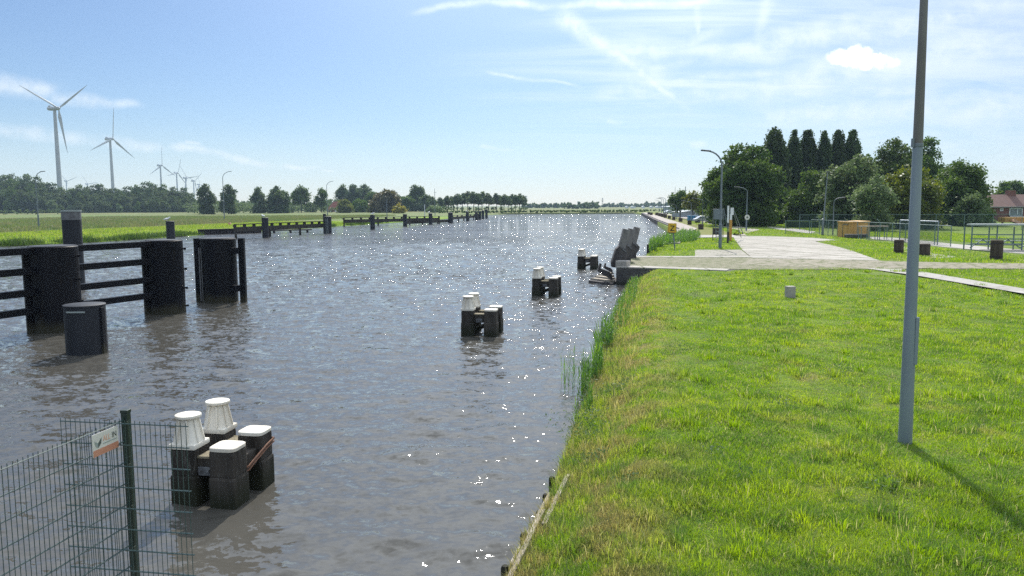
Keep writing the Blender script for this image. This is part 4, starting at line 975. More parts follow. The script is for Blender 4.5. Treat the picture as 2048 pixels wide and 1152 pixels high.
# ------------------------------------------------------------------ houses
def house_row():
    Y = 170.0; a = dep(1940, 440, Y); L = 50
    t = thing('terraced_house', 'red brick terraced houses with a brown tiled roof at the right edge', 'house', (a.x, Y, .3), -.06)
    ze = dep(2000, 413, Y).z-.3; zr_ = dep(2000, 389, Y+4).z-.3; D = 8
    b = MB(); b.box((L/2, D/2, ze/2-.5), (L, D, ze+1)); b.build('wall', M['brick'], t)
    b = MB(); b.prism([(-.4, -.5, ze-.12), (-.4, D/2, zr_), (-.4, D+.5, ze-.12)], (L+.8, 0, 0)); rf_ = b.build('roof', M['tiles'], t)
    for x_ in (10.5, 22, 34):
        b = MB(); b.box((x_, D/2, zr_+.15), (1.7, 1.1, 1.5)); b.build('chimney', M['brick'], rf_)
    b = MB(); b.bar((-.4, -.52, ze-.1), (L, -.52, ze-.1), .15, .14); b.build('gutter', M['sign_mid'], t)
    def win(x0, x1, z0, z1, split=None):
        f = MB(); w = .16
        f.box(((x0+x1)/2, -.05, z1-w/2), (x1-x0, .12, w)); f.box(((x0+x1)/2, -.05, z0+w/2), (x1-x0, .12, w))
        for x_ in (x0+w/2, x1-w/2)+((split,) if split else ()): f.box((x_, -.05, (z0+z1)/2), (w, .12, z1-z0-2*w))
        o = f.build('window', M['white'], t)
        b = MB(); b.box(((x0+x1)/2, -.02, (z0+z1)/2), (x1-x0-.1, .04, z1-z0-.1)); b.build('pane', M['glass'], o)
    k = Y/1540
    for u0 in (0, 12, 24, 36):
        win(u0-.2+1.2, u0+3.4, ze-2.0, ze-.35, u0+2.6); win(u0+6.2, u0+6.9, ze-1.0, ze-.4)
        win(u0+8.2, u0+11.0, ze-2.0, ze-.35, u0+9.9)
        f = MB(); f.box((u0+9.4, -.06, ze-3.3), (1.1, .1, 2.0)); f.build('door', M['white'], t)
        win(u0+10.2, u0+11.6, ze-3.9, ze-2.5); win(u0+1.2, u0+3.4, ze-4.0, ze-2.4, u0+2.2)
        f = MB(); f.prism([(u0+7.6, -2.0, ze-2.75), (u0+11.2, -2.0, ze-2.75), (u0+10.6, -.05, ze-1.95), (u0+8.2, -.05, ze-1.95)], (0, 0, .12)); f.build('porch_roof', M['sign_mid'], t)
        f = MB(); f.box((u0+8.0, -1.9, ze-3.4), (.25, .2, 1.4)); f.box((u0+10.8, -1.9, ze-3.4), (.25, .2, 1.4)); f.build('porch_post', M['sheet_pile'], t)
house_row()
t = thing('garden_slide', 'brown wooden slide with side boards in the garden before the houses', 'slide', dep(2026, 458, 140))
b = MB(); b.bar((-2.2, 0, 1.7), (2.2, 0, 1.7), 2.0, .9); b.build('platform', M['ochre_wood'], t)
b = MB(); b.bar((-1.2, -1.5, 1.6), (4.6, -1.8, -.9), 1.0, .5); b.build('chute', M['orange_pale'], t)
for x_ in (-2, 2):
    b = MB(); b.box((x_, 0, .3), (.25, .25, 2.4)); b.build('leg', M['ochre_wood'], t)
# farmhouse behind the left bank
def simple_house(name, label, px0, px1, pye, pyr, Y, wall, roof, chim=True):
    a = dep(px0, 420, Y); c = dep(px1, 420, Y); w = c.x-a.x; ze = dep(px0, pye, Y).z; zr_ = dep(px0, pyr, Y).z; D = w*.7
    t = thing(name, label, 'house', (a.x, Y, 0)); 
    b = MB(); b.box((w/2, D/2, ze/2), (w, D, ze)); b.build('wall', wall, t)
    b = MB(); b.prism([(-.4, -.4, ze-.1), (w+.4, -.4, ze-.1), (w+.4, D+.4, ze-.1), (-.4, D+.4, ze-.1)], (0, 0, .1))
    v = [b.bm.verts.new(p_) for p_ in ((-.4, -.4, ze), (w+.4, -.4, ze), (w+.4, D+.4, ze), (-.4, D+.4, ze), (w*.3, D/2, zr_), (w*.8, D/2, zr_))]
    for f in ((0, 1, 5, 4), (1, 2, 5), (2, 3, 4, 5), (3, 0, 4)): b.bm.faces.new([v[i] for i in f])
    r = b.build('roof', roof, t)
    if chim: b = MB(); b.box((w*.78, D/2, zr_+.5), (.9, .9, 1.6)); b.build('chimney', wall, r)
    for k in range(3):
        b = MB(); b.box((w*(.2+.3*k), -.06, ze*.55), (1.3, .1, 1.4)); b.build('window', M['white'], t)
    return t
simple_house('farmhouse', 'brick farmhouse with a red hipped roof between trees on the left bank', 655, 688, 419, 403, 560, M['brick'], M['roof_red'])
def hall(label, px0, px1, pyt, Y, mat, name='warehouse', D=14):
    a = dep(px0, 420, Y); c = dep(px1, 420, Y); z = dep(px0, pyt, Y).z; w = c.x-a.x
    t = thing(name, label, 'warehouse' if name == 'warehouse' else 'tent', (a.x, Y, 0))
    b = MB(); b.box((w/2, D/2, z*.42), (w, D, z*.84)); b.build('wall', mat, t)
    b = MB(); b.prism([(-.2, -.2, z*.84), (w/2, -.2, z), (w+.2, -.2, z*.84)], (0, D+.4, 0)); b.build('roof', mat, t)
hall('long pale grey warehouse behind the small road trees', 1336, 1372, 411, 430, M['hall_grey'])
hall('low grey warehouse between the two small road trees', 1362, 1400, 421, 240, M['hall_grey'])
for px, w_, lab in [(1252, 5, 'leftmost small white tent on the far shore'), (1263, 8, 'second white tent on the far shore'), (1285, 5, 'small white tent alone on the far shore'), (1301, 6, 'white tent on the far shore just left of the lamp posts'), (1312, 10, 'wide white tent behind the far lamp posts'), (1324, 9, 'white tent behind the fourth far lamp post')]:
    hall(lab, px, px+w_, 412.0, 900, M['white'], 'white_tent', D=8)
# containers, cars
for i, (p0_, p1_, lab) in enumerate([(1376, 1395, 'bright blue container behind the small road trees')]):
    a = dep(p0_, 433, 185); c = dep(p1_, 433, 185)
    t = thing('container', lab, 'container', ((a.x+c.x)/2, 185, 1.1)); w = c.x-a.x
    b = MB(); b.box((0, 0, .65), (w, 1.6, 1.3), bev=.03); b.build('body', M['blue'], t)
    b = MB()
    for k in range(9): b.box((-w/2+w*(k+.5)/9, -.82, .65), (.06, .05, 1.2))
    b.build('ribs', M['blue'], t)
    b = MB(); b.box((w*.3, -.84, .65), (.6, .03, 1.1)); b.build('door', M['hall_grey'], t)
def car(label, loc, rz, paint, s=1.0):
    t = thing('parked_car', label, 'car', loc, rz, 'parked cars'); t.scale = (s, s, s)
    b = MB(); pr = [(-2.1, .32), (-2.15, .75), (-1.95, .92), (-1.6, .95), (-.95, 1.42), (.75, 1.45), (1.6, .98), (2.1, .85), (2.15, .4), (1.9, .3)]
    b.prism([(x, -.82, z) for x, z in pr], (0, 1.64, 0)); b.build('body', paint, t, bevel=.05)
    b = MB(); b.prism([(-1.42, -.828, .96), (-.9, -.828, 1.36), (.7, -.828, 1.38), (1.38, -.828, .98)], (0, 1.656, 0)); b.build('side_window', M['glass'], t)
    for x in (-1.3, 1.32):
        for y in (-.75, .75):
            b = MB(); b.tube([(x, y-.1, .32), (x, y+.1, .32)], .32, 18); wq = b.build('wheel', M['tyre'], t)
            b = MB(); b.tube([(x, y-.11, .32), (x, y+.11, .32)], .19, 12); b.build('rim', M['plate'], wq)
    b = MB(); b.box((2.13, -.55, .7), (.06, .3, .14)); b.build('headlight', M['white'], t); b = MB(); b.box((2.13, .55, .7), (.06, .3, .14)); b.build('headlight', M['white'], t)
car('silver estate car parked left of the big round tree', (dep(1407, 437, 165).x, 165, 1.13), .1, M['car_silver'])
car('pale car parked far along the quay road', (dep(1338, 428, 320).x, 320, 1.13), .4, M['car_silver'], 1.1)
b = MB(); b.tube([(0, -.4, .5), (0, .4, .5)], .55, 16); o = b.build('cable_drum', M['tyre'], None, loc=(dep(1422, 437, 158).x, 158, 1.1)); tag(o, 'dark round drum standing right of the silver car', 'drum')
# power pylons
def pylon(label, px, pyt, Y):
    q = dep(px, 414, Y); h = dep(px, pyt, Y).z; w = h*.07
    t = thing('power_pylon', label, 'pylon', (q.x, Y, 0), 0, 'power pylons far behind the water'); b = MB(); r = h*.012
    for sx_ in (-1, 1): b.bar((sx_*w, 0, 0), (sx_*w*.2, 0, h), r*2, r*2)
    for k in range(6):
        z0, z1 = h*k/6, h*(k+1)/6; w0, w1 = w*(1-.8*k/6), w*(1-.8*(k+1)/6)
        b.bar((-w0, 0, z0), (w1, 0, z1), r, r); b.bar((w0, 0, z0), (-w1, 0, z1), r, r)
    b.build('lattice_tower', M['lamp_grey'], t)
    for z, l in ((.66, .13), (.8, .16), (.93, .11)):
        b = MB(); b.bar((-h*l, 0, h*z), (h*l, 0, h*z), r*2, r*2); b.build('crossarm', M['lamp_grey'], t)
pylon('taller lattice pylon above the far tree line', 1205, 396, 1500); pylon('smaller lattice pylon left of the far tree clump', 1155.5, 402, 1900)
pylon('pylon at the right end of the tall tree row', 1052, 391, 1100)

# ------------------------------------------------------------------ wind turbines
def blade_mesh(R):
    b = MB(); st_ = [(0, .022, .022, 0), (.05, .022, .022, 0), (.2, .052, .012, .5), (.5, .033, .007, .25), (.8, .02, .004, .1), (1, .004, .002, 0)]
    rings = []
    for f, w, th, tw in st_:
        c, s = math.cos(tw), math.sin(tw); ring = []
        for k in range(8):
            a = 2*PI*k/8; x = math.cos(a)*w*R*.5*1.4+(w-.022)*R*.25; y = math.sin(a)*th*R*.5
            ring.append(b.bm.verts.new((x*c-y*s, x*s+y*c-f*f*.02*R, f*R)))
        rings.append(ring)
    for p_, q_ in zip(rings, rings[1:]):
        for k in range(8): b.bm.faces.new((p_[k], p_[(k+1) % 8], q_[(k+1) % 8], q_[k]))
    b.bm.faces.new(rings[-1]); return b
def turbine(label, px, py, Y, phase, R=41.0, az=None):
    hub = dep(px, py, Y); H = hub.z
    t = thing('wind_turbine', label, 'wind turbine', (hub.x, Y, 0), az, 'white wind turbines behind the left wood')
    b = MB(); b.tube([(0, 0, 0), (0, 0, H*.5), (0, 0, H-1.6)], [2.35, 1.9, 1.35], 20); b.build('tower', M['turbine'], t, smooth=40)
    b = MB(); b.tube([(0, 7.6, .3+H), (0, 7.4, .3+H), (0, 3, H), (0, -3.4, H), (0, -3.6, H)], [1.0, 1.7, 1.95, 1.8, 1.5], 16)
    b.box((0, 5.6, H+2.3), (1.9, 2.0, 1.2), bev=.2); b.build('nacelle', M['turbine'], t, smooth=40)
    h = MB(); h.tube([(0, -3.65, H), (0, -5, H), (0, -6, H), (0, -6.5, H)], [1.55, 1.6, 1.2, .4], 16); hb = h.build('hub', M['turbine'], t, smooth=50)
    for k in range(3):
        bl_ = blade_mesh(R).build('blade', M['turbine'], hb, smooth=60); bl_.location = (0, -4.9, H); bl_.rotation_euler = (0, phase+k*2*PI/3, 0)
# rotor axis of local -y must point along (.94,-.33)
AZ = math.atan2(.94, .33)
for px, py, Y, ph, lab in [(109, 217, 720, 52, 'nearest and largest wind turbine, one blade hanging straight down'), (220, 278, 1020, 5, 'second wind turbine, one blade pointing straight up'),
        (320.5, 331, 1600, 1, 'third wind turbine, far behind the middle of the wood'), (353, 346, 1900, 18, 'fourth wind turbine in the far line'), (371, 356, 1990, -38, 'fifth wind turbine in the far line'),
        (387, 362, 2250, 50, 'sixth wind turbine, just left of the lone round trees'), (397.5, 369, 2700, -15, 'last and smallest wind turbine of the far line'), (132, 362, 2500, -50, 'tiny wind turbine right of the nearest tower foot'), (174, 368, 2600, -40, 'tiny wind turbine, only blades above the wood')]:
    turbine(lab, px, py, Y, math.radians(ph), az=AZ)

# ------------------------------------------------------------------ trees
def quads(P, S, rng, up=0.0, asp=1.5):               # leaf-sized quads at P, size S
    N = len(P)
    nrm = rng.normal(size=(N, 3)); nrm[:, 2] += up; nrm /= np.linalg.norm(nrm, axis=1)[:, None]
    a = np.cross(nrm, rng.normal(size=(N, 3))); a /= np.linalg.norm(a, axis=1)[:, None]; b = np.cross(nrm, a)
    S = S[:, None]*np.ones((1, 1)); a = a*S*.5*asp; b = b*S*.5
    V = np.stack([P-a, P-b*.9+a*.1, P+a, P+b*.9+a*.1], 1).reshape(-1, 3)
    return V, np.arange(4*N).reshape(-1, 4)
def crown_pts(rng, lobes, ncl, nl, cr, fill=.25):
    """clumps of leaves on the outside of each lobe"""
    out = []
    for (c, r) in lobes:
        r = np.array(r) if hasattr(r, '__len__') else np.array([r]*3)
        m = max(3, int(ncl*(r.prod()**(2/3))))
        d = rng.normal(size=(m, 3)); d /= np.linalg.norm(d, axis=1)[:, None]
        d[:, 2] = np.where(d[:, 2] < -.8, -d[:, 2], d[:, 2])
        k = np.where(rng.random(m) < fill, rng.uniform(.2, .8, m), rng.uniform(.85, 1.08, m))[:, None]
        cp = np.array(c)+d*r*k
        sz = rng.uniform(.55, 1.3, m)
        for q, s in zip(cp, sz):
            n = int(nl*s*s*rng.uniform(.7, 1.3))+3
            g = rng.normal(size=(n, 3))*cr*s*np.array([1, 1, .75]); g[:, 2] -= .25*np.abs(g[:, :2]).sum(1)
            out.append(q+g)
    return np.concatenate(out)
def broad_lobes(rng, h, w, base=.22, n=11, flat=1.0):
    skirt = base < .1
    """irregular round crown: a core and lobes of unequal size round it"""
    cz = h*(base+(1-base)*.5); rz_ = h*(1-base)*.5
    L = [((0, 0, cz), (w*.62, w*.62, rz_*.68))]
    for k in range(n):
        a = 2*PI*(k/n*2.618)+rng.uniform(-.4, .4); t = rng.uniform(-.75, .95)
        rr = math.sqrt(max(.06, 1-t*t*.85)); s = rng.uniform(.26, .44)
        L.append(((math.cos(a)*w*rr*.66, math.sin(a)*w*rr*.66, cz+t*rz_*.68*flat), (w*s, w*s, min(w, rz_)*s*.9)))
    L.append(((rng.uniform(-.2, .2)*w, 0, h-min(w, rz_)*.33), (w*.34, w*.34, min(w, rz_)*.33)))
    if skirt:
        for k in range(7):
            a = 2*PI*k/7+rng.uniform(-.3, .3); q = rng.uniform(.5, .66)*w
            L.append(((math.cos(a)*q, math.sin(a)*q, h*rng.uniform(.10, .2)), (w*.36, w*.36, h*rng.uniform(.13, .19))))
    return L
def trunk_mesh(rng, h, r, lobes, forks=6, lean=0.02, hb=.75):
    b = MB(); pts = [(0, 0, -.4), (0, 0, .3), (lean*h*.3, .02*h*.2, h*.3), (lean*h*.6, 0, h*.55), (lean*h, 0, h*hb)]
    b.tube(pts, [r*1.35, r*1.05, r*.8, r*.5, r*.15], 9)
    for k in range(min(forks, len(lobes)-1)):
        c = lobes[1+k][0]; z0 = min(h*rng.uniform(.2, .5), c[2]*.85)
        p0 = Vector((lean*z0, 0, z0)); p2 = Vector(c); p1 = p0.lerp(p2, .5)+Vector((0, 0, -.05*h*.5))
        b.tube([p0, p1, p2], [r*.42, r*.3, r*.1], 6)
    return b
VEG = {
 'dark': veg('leaves_dark_green', [(0.055, 0.10, 0.022), (0.10, 0.15, 0.032), (0.034, 0.066, 0.018)], .3, .3, spec=.2, rough=.6),
 'mid': veg('leaves_mid_green', [(0.06, 0.11, 0.024), (0.10, 0.155, 0.032), (0.042, 0.078, 0.02)], .3, .32, spec=.2, rough=.6),
 'pale': veg('leaves_silver_green', [(0.11, 0.165, 0.065), (0.16, 0.21, 0.10), (0.07, 0.115, 0.045)], .35, .32, spec=.2, rough=.6),
 'yellow': veg('leaves_yellow_green', [(0.095, 0.12, 0.018), (0.13, 0.145, 0.022), (0.06, 0.085, 0.018)], .3, .38),
 'olive': veg('leaves_olive_brown', [(0.095, 0.085, 0.03), (0.12, 0.10, 0.035), (0.065, 0.07, 0.022)], .2, .3),
 'gold': veg('blossom_yellow', [(0.32, 0.27, 0.03), (0.26, 0.24, 0.03), (0.15, 0.17, 0.02)], .4, .3),
 'poplar': veg('leaves_poplar', [(0.045, 0.082, 0.024), (0.085, 0.13, 0.038), (0.028, 0.054, 0.018)], .5, .28, spec=.2, rough=.6),
 'wood': veg('leaves_wood', [(0.06, 0.10, 0.036), (0.11, 0.15, 0.055), (0.04, 0.068, 0.028)], .12, .3, spec=.2, rough=.6),
 'reed': veg('reed_leaves', [(0.08, 0.175, 0.03), (0.12, 0.22, 0.038), (0.05, 0.12, 0.028)], .8, .4, obj_var=0, rough=.35, spec=.5),
 'weed': veg('weed_leaves', [(0.09, 0.15, 0.055), (0.075, 0.13, 0.04), (0.115, 0.16, 0.075)], 1.2, .35, obj_var=0, spec=.2, rough=.6),
}
def make_tree(name, label, cat, loc, h, w, kind, seed, group=None, base=.06, n=13, leaf=.36, ncl=6.5, nl=36, cr=.5, forks=6, fill=.25, trunk_r=None, lobes=None, hb=.75):
    rng = np.random.default_rng(seed)
    t = thing(name, label, cat, loc, 0, group)
    L = lobes or broad_lobes(rng, h, w, base, n)
    P = crown_pts(rng, L, ncl, nl, cr, fill)
    P = P[P[:, 2] > .1]
    Vq, Fq = quads(P, leaf*rng.uniform(.6, 1.3, len(P)), rng, .5)
    me = np_mesh('crown', Vq, Fq); link('crown', me, VEG[kind], t)
    trunk_mesh(rng, h, trunk_r or h*.022, L, forks, rng.uniform(-.03, .03), hb).build('trunk', M['bark'], t, smooth=60)
    return t
def tree_px(name, label, cat, cx, top_, hw, Y, kind, seed, zb=1.0, **kw):
    q = dep(cx, top_, Y); h = (q.z-zb)*1.03; w = hw*1.1*Y/F
    return make_tree(name, label, cat, (q.x, Y, zb), h, w, kind, seed, **kw)
# big round tree
tree_px('round_tree', 'big dark round-crowned tree behind the lamp posts, left end of the right-hand trees', 'tree', 1487, 293, 68, 140, 'dark', 11, base=.03, n=20, leaf=.36, ncl=8.5, nl=34, cr=.45, forks=9)
# poplars
def poplar(label, cx, top_, hw, Y, seed):
    rng = np.random.default_rng(seed); q = dep(cx, top_, Y); h = (q.z-1)*1.01; w = hw*1.28*Y/F
    CC = []
    for k in range(5):                           # several upright leaders grown together
        hk = h*(1.0 if k == 0 else rng.uniform(.80, .97)); ox, oy = (0, 0) if k == 0 else (w*.50*math.cos(k*1.57+seed), w*.50*math.sin(k*1.57+seed))
        n = 300; f = rng.random(n)**.95; an = rng.uniform(0, 6.283, n)
        env = np.interp(f, [0, .12, .35, .6, .8, .92, 1.0], [.45, .72, .95, 1.0, .84, .55, .08])*w*(.68 if k == 0 else .55)
        env = env*(1+.16*np.sin(an*2+f*9+seed+k)+.14*np.sin(f*33+an*3+k*2))
        rr = env*np.where(rng.random(n) < .3, rng.uniform(.15, .8, n), rng.uniform(.82, 1.05, n))
        CC.append(np.stack([ox*(1-.3*f)+rr*np.cos(an), oy*(1-.3*f)+rr*np.sin(an), hk*(.04+.955*f)], 1))
    C_ = np.concatenate(CC)
    Pq = []
    for c in C_:
        m = int(rng.uniform(8, 24)); g = rng.normal(size=(m, 3))*np.array([.22, .22, .48]); Pq.append(c+g)
    Pq = np.concatenate(Pq); Pq = Pq[(Pq[:, 2] < h*1.005) & (Pq[:, 2] > .1)]
    t = thing('poplar', label, 'tree', (q.x, Y, 1.0), 0, 'tall poplars behind the round tree')
    Vq, Fq = quads(Pq, .34*rng.uniform(.6, 1.3, len(Pq)), rng, .2); link('crown', np_mesh('crown', Vq, Fq), VEG['poplar'], t)
    trunk_mesh(rng, h, .4, [((0, 0, h*.5), 1)], 0, 0.0, .9).build('trunk', M['bark'], t, smooth=60)
    return t
for cx, tp, hw, Y, lab in [(1551, 257, 24, 178, 'widest and leftmost tall poplar, rising right beside the big round tree'), (1590, 262, 15, 190, 'second tall poplar from the big round tree'), (1618, 262, 16, 192, 'third tall poplar from the big round tree'),
        (1649, 264, 14, 192, 'fourth tall poplar from the big round tree, touching the fifth'), (1676, 262, 15, 194, 'fifth tall poplar from the big round tree, touching the fourth'), (1708, 262, 17, 194, 'rightmost tall poplar, standing over the silvery tree')]:
    poplar(lab, cx, tp, hw, Y, cx)
R = [('broadleaf_tree', 'dark rounded tree in front of the middle poplars', 1630, 345, 46, 150, 'dark', 21, {}),
     ('broadleaf_tree', 'dark low tree at the foot of the widest poplar', 1565, 380, 38, 165, 'dark', 36, {}),
     ('silvery_tree', 'large silvery green tree behind the ochre shed', 1705, 310, 54, 128, 'pale', 22, dict(leaf=.36, n=14)),
     ('broadleaf_tree', 'tall dark tree behind the silvery and yellow-green trees', 1785, 285, 54, 165, 'mid', 23, {}),
     ('broadleaf_tree', 'leafy green tree filling the gap behind the silvery tree and the poplar at its left', 1742, 312, 42, 168, 'mid', 37, {}),
     ('broadleaf_tree', 'tall dark tree just right of the near lamp mast', 1852, 284, 54, 165, 'mid', 24, {}),
     ('broadleaf_tree', 'mid green tree in the last gap before the brick houses', 1932, 356, 32, 150, 'mid', 38, {}),
     ('silvery_tree', 'small silvery tree right of the ochre shed', 1748, 357, 36, 112, 'pale', 25, dict(leaf=.3)),
     ('yellow_green_tree', 'yellow-green tree behind the near lamp mast', 1828, 333, 50, 120, 'yellow', 26, dict(leaf=.34, n=13)),
     ('broadleaf_tree', 'wide dark tree at the right end of the group, toward the houses', 1915, 328, 57, 138, 'mid', 27, dict(n=13)),
     ('broadleaf_tree', 'dark bushy tree filling the gap right of the near lamp mast', 1875, 372, 56, 142, 'dark', 28, dict(base=.05)),
     ('broadleaf_tree', 'small pale green tree beside the end of the brick houses', 1943, 387, 22, 130, 'pale', 29, dict(base=.05)),
     ('broadleaf_tree', 'big tree standing behind the roof of the brick houses', 2032, 365, 48, 240, 'mid', 30, dict(leaf=.5)),
     ('broadleaf_tree', 'small dark tree top at the left gable of the brick houses', 1977, 384, 12, 185, 'dark', 31, {}),
     ('road_tree', 'small dark pointed tree at the left of the road trees', 1361, 384, 20, 215, 'dark', 32, dict(leaf=.42, base=.25)),
     ('road_tree', 'small yellowish round tree, second of the road trees', 1387, 388, 19, 200, 'yellow', 33, dict(leaf=.42, base=.25)),
     ('road_tree', 'loose light green tree at the left side of the big round tree', 1421, 372, 17, 185, 'mid', 34, dict(leaf=.42, base=.15)),
     ('road_tree', 'low tree between the yellowish road tree and the silver car', 1407, 402, 12, 230, 'mid', 35, dict(leaf=.42, base=.15))]
for nm, lab, cx, tp, hw, Y, kd, sd_, kw in R:
    tree_px(nm, lab, 'tree', cx, tp, hw, Y, kd, sd_, **kw)
# shrubs under the right-hand trees, and a clipped hedge
def shrub(name, label, cx, top_, hw, Y, kind, seed, zb=1.0, depth=1.0, leaf=.3, **kw):
    q = dep(cx, top_, Y); h = q.z-zb; w = hw*Y/F; rng = np.random.default_rng(seed)
    n = max(3, int(hw/6)); L = [((rng.uniform(-.75, .75)*w if n > 3 else (k-1)*w*.5, rng.uniform(-.4, .4)*w*depth, h*rng.uniform(.3, .5)), (w*1.3/n+.25*h, w*1.3/n+.25*h, h*rng.uniform(.45, .55))) for k in range(n)]
    P = crown_pts(rng, L, kw.pop('ncl', 6), kw.pop('nl', 24), .32, .3); P = P[(P[:, 2] > .02) & (P[:, 2] < h*1.03)]
    Vq, Fq = quads(P, leaf*rng.uniform(.6, 1.3, len(P)), rng, .5)
    o = link(name, np_mesh(name, Vq, Fq), VEG[kind]); o.location = (q.x, Y, zb)
    return tag(o, label, 'shrub')
for i, (cx, tp, hw, Y, lab) in enumerate([(1460, 425, 45, 150, 'dark thicket under the left side of the big round tree'), (1525, 420, 40, 152, 'dark thicket under the right side of the big round tree'), (1600, 418, 60, 162, 'dark thicket beneath the middle poplars'),
        (1700, 420, 55, 150, 'dark thicket behind the ochre shed'), (1790, 415, 55, 150, 'dark thicket left of the near lamp mast, behind the fence'), (1890, 415, 60, 148, 'dark thicket right of the near lamp mast, behind the gate'), (1950, 420, 26, 146, 'dark thicket next to the brick houses'), (1560, 405, 70, 172, 'dark undergrowth far back between the round tree and the poplars'), (1680, 405, 80, 172, 'dark undergrowth far back behind the silvery tree'), (1820, 400, 90, 172, 'dark undergrowth far back behind the near lamp mast')]):
    shrub('thicket', lab, cx, tp, hw, Y, 'dark', 50+i, leaf=.42, ncl=11)
shrub('garden_shrub', 'pale green garden shrub before the brick houses', 1985, 440, 18, 136, 'pale', 61)
shrub('garden_shrub', 'sprawling leafy weed bush behind the round white sign', 1505, 445, 14, 135, 'mid', 62, leaf=.22)
shrub('garden_shrub', 'small round shrub at the left corner of the ochre shed', 1698, 464, 5, 94, 'mid', 63, leaf=.15)
q = dep(1603, 452, 128); rng = np.random.default_rng(70)
P = np.stack([rng.uniform(-2.6, 2.6, 5000), rng.uniform(-.6, .6, 5000), rng.uniform(0, .95, 5000)], 1); sel = rng.integers(0, 3, 5000)
P[sel == 0, 1] = -.6; P[sel == 1, 2] = .95; P += rng.normal(size=P.shape)*.04
Vq, Fq = quads(P, rng.uniform(.1, .2, 5000), rng, .3)
o = link('clipped_hedge', np_mesh('clipped_hedge', Vq, Fq), VEG['mid']); o.location = (q.x, 128, 1.1); tag(o, 'low clipped hedge across the lane beneath the poplars', 'hedge')

# the left wood: three kinds of tree, each copied
wood_top = [(-60, 350), (0, 349), (20, 347), (62, 354), (92, 364), (125, 376), (158, 371), (185, 366), (228, 374), (264, 371), (300, 363), (340, 372), (366, 374), (385, 394)]
protos = []
for k, (kd, hh, ww, lab) in enumerate([('wood', 12, 4.6, ''), ('mid', 12, 3.4, ''), ('wood', 12, 5.2, ''), ('pale', 12, 4.0, '')]):
    protos.append((kd, hh, ww, 80+k))
WLAB = 'bushy green tree in the dense wood behind the left meadow'
wood = []
rw = random.Random(5)
def plant(i, px, top_, Y, label, group, zb=1.0):
    q = dep(px, top_, Y); h = q.z-zb; kd, hh, ww, sd_ = protos[i]
    if not wood or all(w_[0] != i for w_ in wood):
        t = make_tree('wood_tree', label, 'tree', (q.x, Y, zb), hh, ww, kd, sd_, group, base=.02, leaf=.42, ncl=4.2, nl=26, cr=.5, forks=3)
        wood.append((i, t))
    else: t = copy_tree([w_[1] for w_ in wood if w_[0] == i][0]); t.location = (q.x, Y, zb); t['label'] = label
    s = h/hh; t.scale = (s*rw.uniform(.9, 1.15), s*rw.uniform(.9, 1.15), s); t.rotation_euler.z = rw.uniform(0, 6.28)
    return t
for row, (Y, dy, st_) in enumerate([(640, 0, 17), (620, 14, 15), (600, 30, 17)]):
    px = -45+row*8
    while px < 386:
        tp = float(np.interp(px, [a[0] for a in wood_top], [a[1] for a in wood_top]))+dy+rw.uniform(-3, 7)
        plant(rw.choice([0, 0, 1, 2, 2, 3] if row == 2 else [0, 0, 1, 2, 2]), px, min(tp, 412), Y+rw.uniform(-8, 8), WLAB, 'trees of the left wood')
        px += st_*rw.uniform(.75, 1.25)
# single trees between wood and bend
for nm, lab, cx, tp, hw, Y, kd, sd_ in [('round_tree', 'lone rounded tree just right of the left wood', 411, 370, 15, 435, 'wood', 101), ('round_tree', 'lone rounded tree behind the second bank street lamp', 455, 372, 15, 435, 'wood', 102),
     ('round_tree', 'upright tree beyond the meadow, left of a domed tree with gaps', 516, 375, 13, 478, 'wood', 103), ('domed_tree', 'domed tree with gaps low in its crown, beyond the meadow', 555, 376, 22, 478, 'wood', 104),
     ('upright_tree', 'tall egg-shaped tree beyond the meadow, left of the farmhouse', 601, 374, 17, 522, 'mid', 105), ('upright_tree', 'egg-shaped tree directly left of the farmhouse', 642, 379, 13, 522, 'mid', 106),
     ('round_tree', 'small low tree between the two egg-shaped trees', 621, 407, 11, 551, 'wood', 107), ('broadleaf_tree', 'tall tree rising directly behind the farmhouse roof', 688, 371, 16, 609, 'wood', 108),
     ('broadleaf_tree', 'tall tree second behind the farmhouse', 709, 371, 16, 616, 'wood', 109), ('broadleaf_tree', 'tall wide tree above the yellowish shrub near the farmhouse', 730, 370, 18, 623, 'wood', 110),
     ('broadleaf_tree', 'green tree between the tall farm trees and the brown round tree', 745, 384, 16, 594, 'mid', 111), ('brown_tree', 'brownish olive round tree at the end of the meadow', 767, 380, 28, 478, 'olive', 112),
     ('yellow_tree', 'small bright yellow-green tree beside the farmhouse', 689, 401, 14, 478, 'yellow', 113), ('broadleaf_tree', 'green round bush-like tree in front of the tall farm trees', 719, 398, 17, 507, 'mid', 114),
     ('gold_bush', 'round golden yellow bush right of the brown round tree', 798, 411, 11, 435, 'gold', 115), ('broadleaf_tree', 'dark tall tree standing apart right of the golden bush', 831, 372, 17, 580, 'dark', 116),
     ('broadleaf_tree', 'lower tree at the left foot of the dark tall tree', 812, 393, 15, 565, 'mid', 117), ('broadleaf_tree', 'lower leafy tree at the right foot of the dark tall tree', 853, 392, 18, 565, 'wood', 118),
     ('broadleaf_tree', 'hazy tree behind the golden bush', 793, 391, 12, 681, 'wood', 119), ('pale_bush', 'grey-green bush near the white pole at the bend', 868, 413, 14, 478, 'pale', 120)]:
    g = {} if 'upright' not in nm else dict(base=.1)
    tree_px(nm, lab, 'tree', cx, tp, hw, Y, kd, sd_, base=g.get('base', .06), leaf=.75, ncl=2.6, nl=28, cr=.75, forks=4)
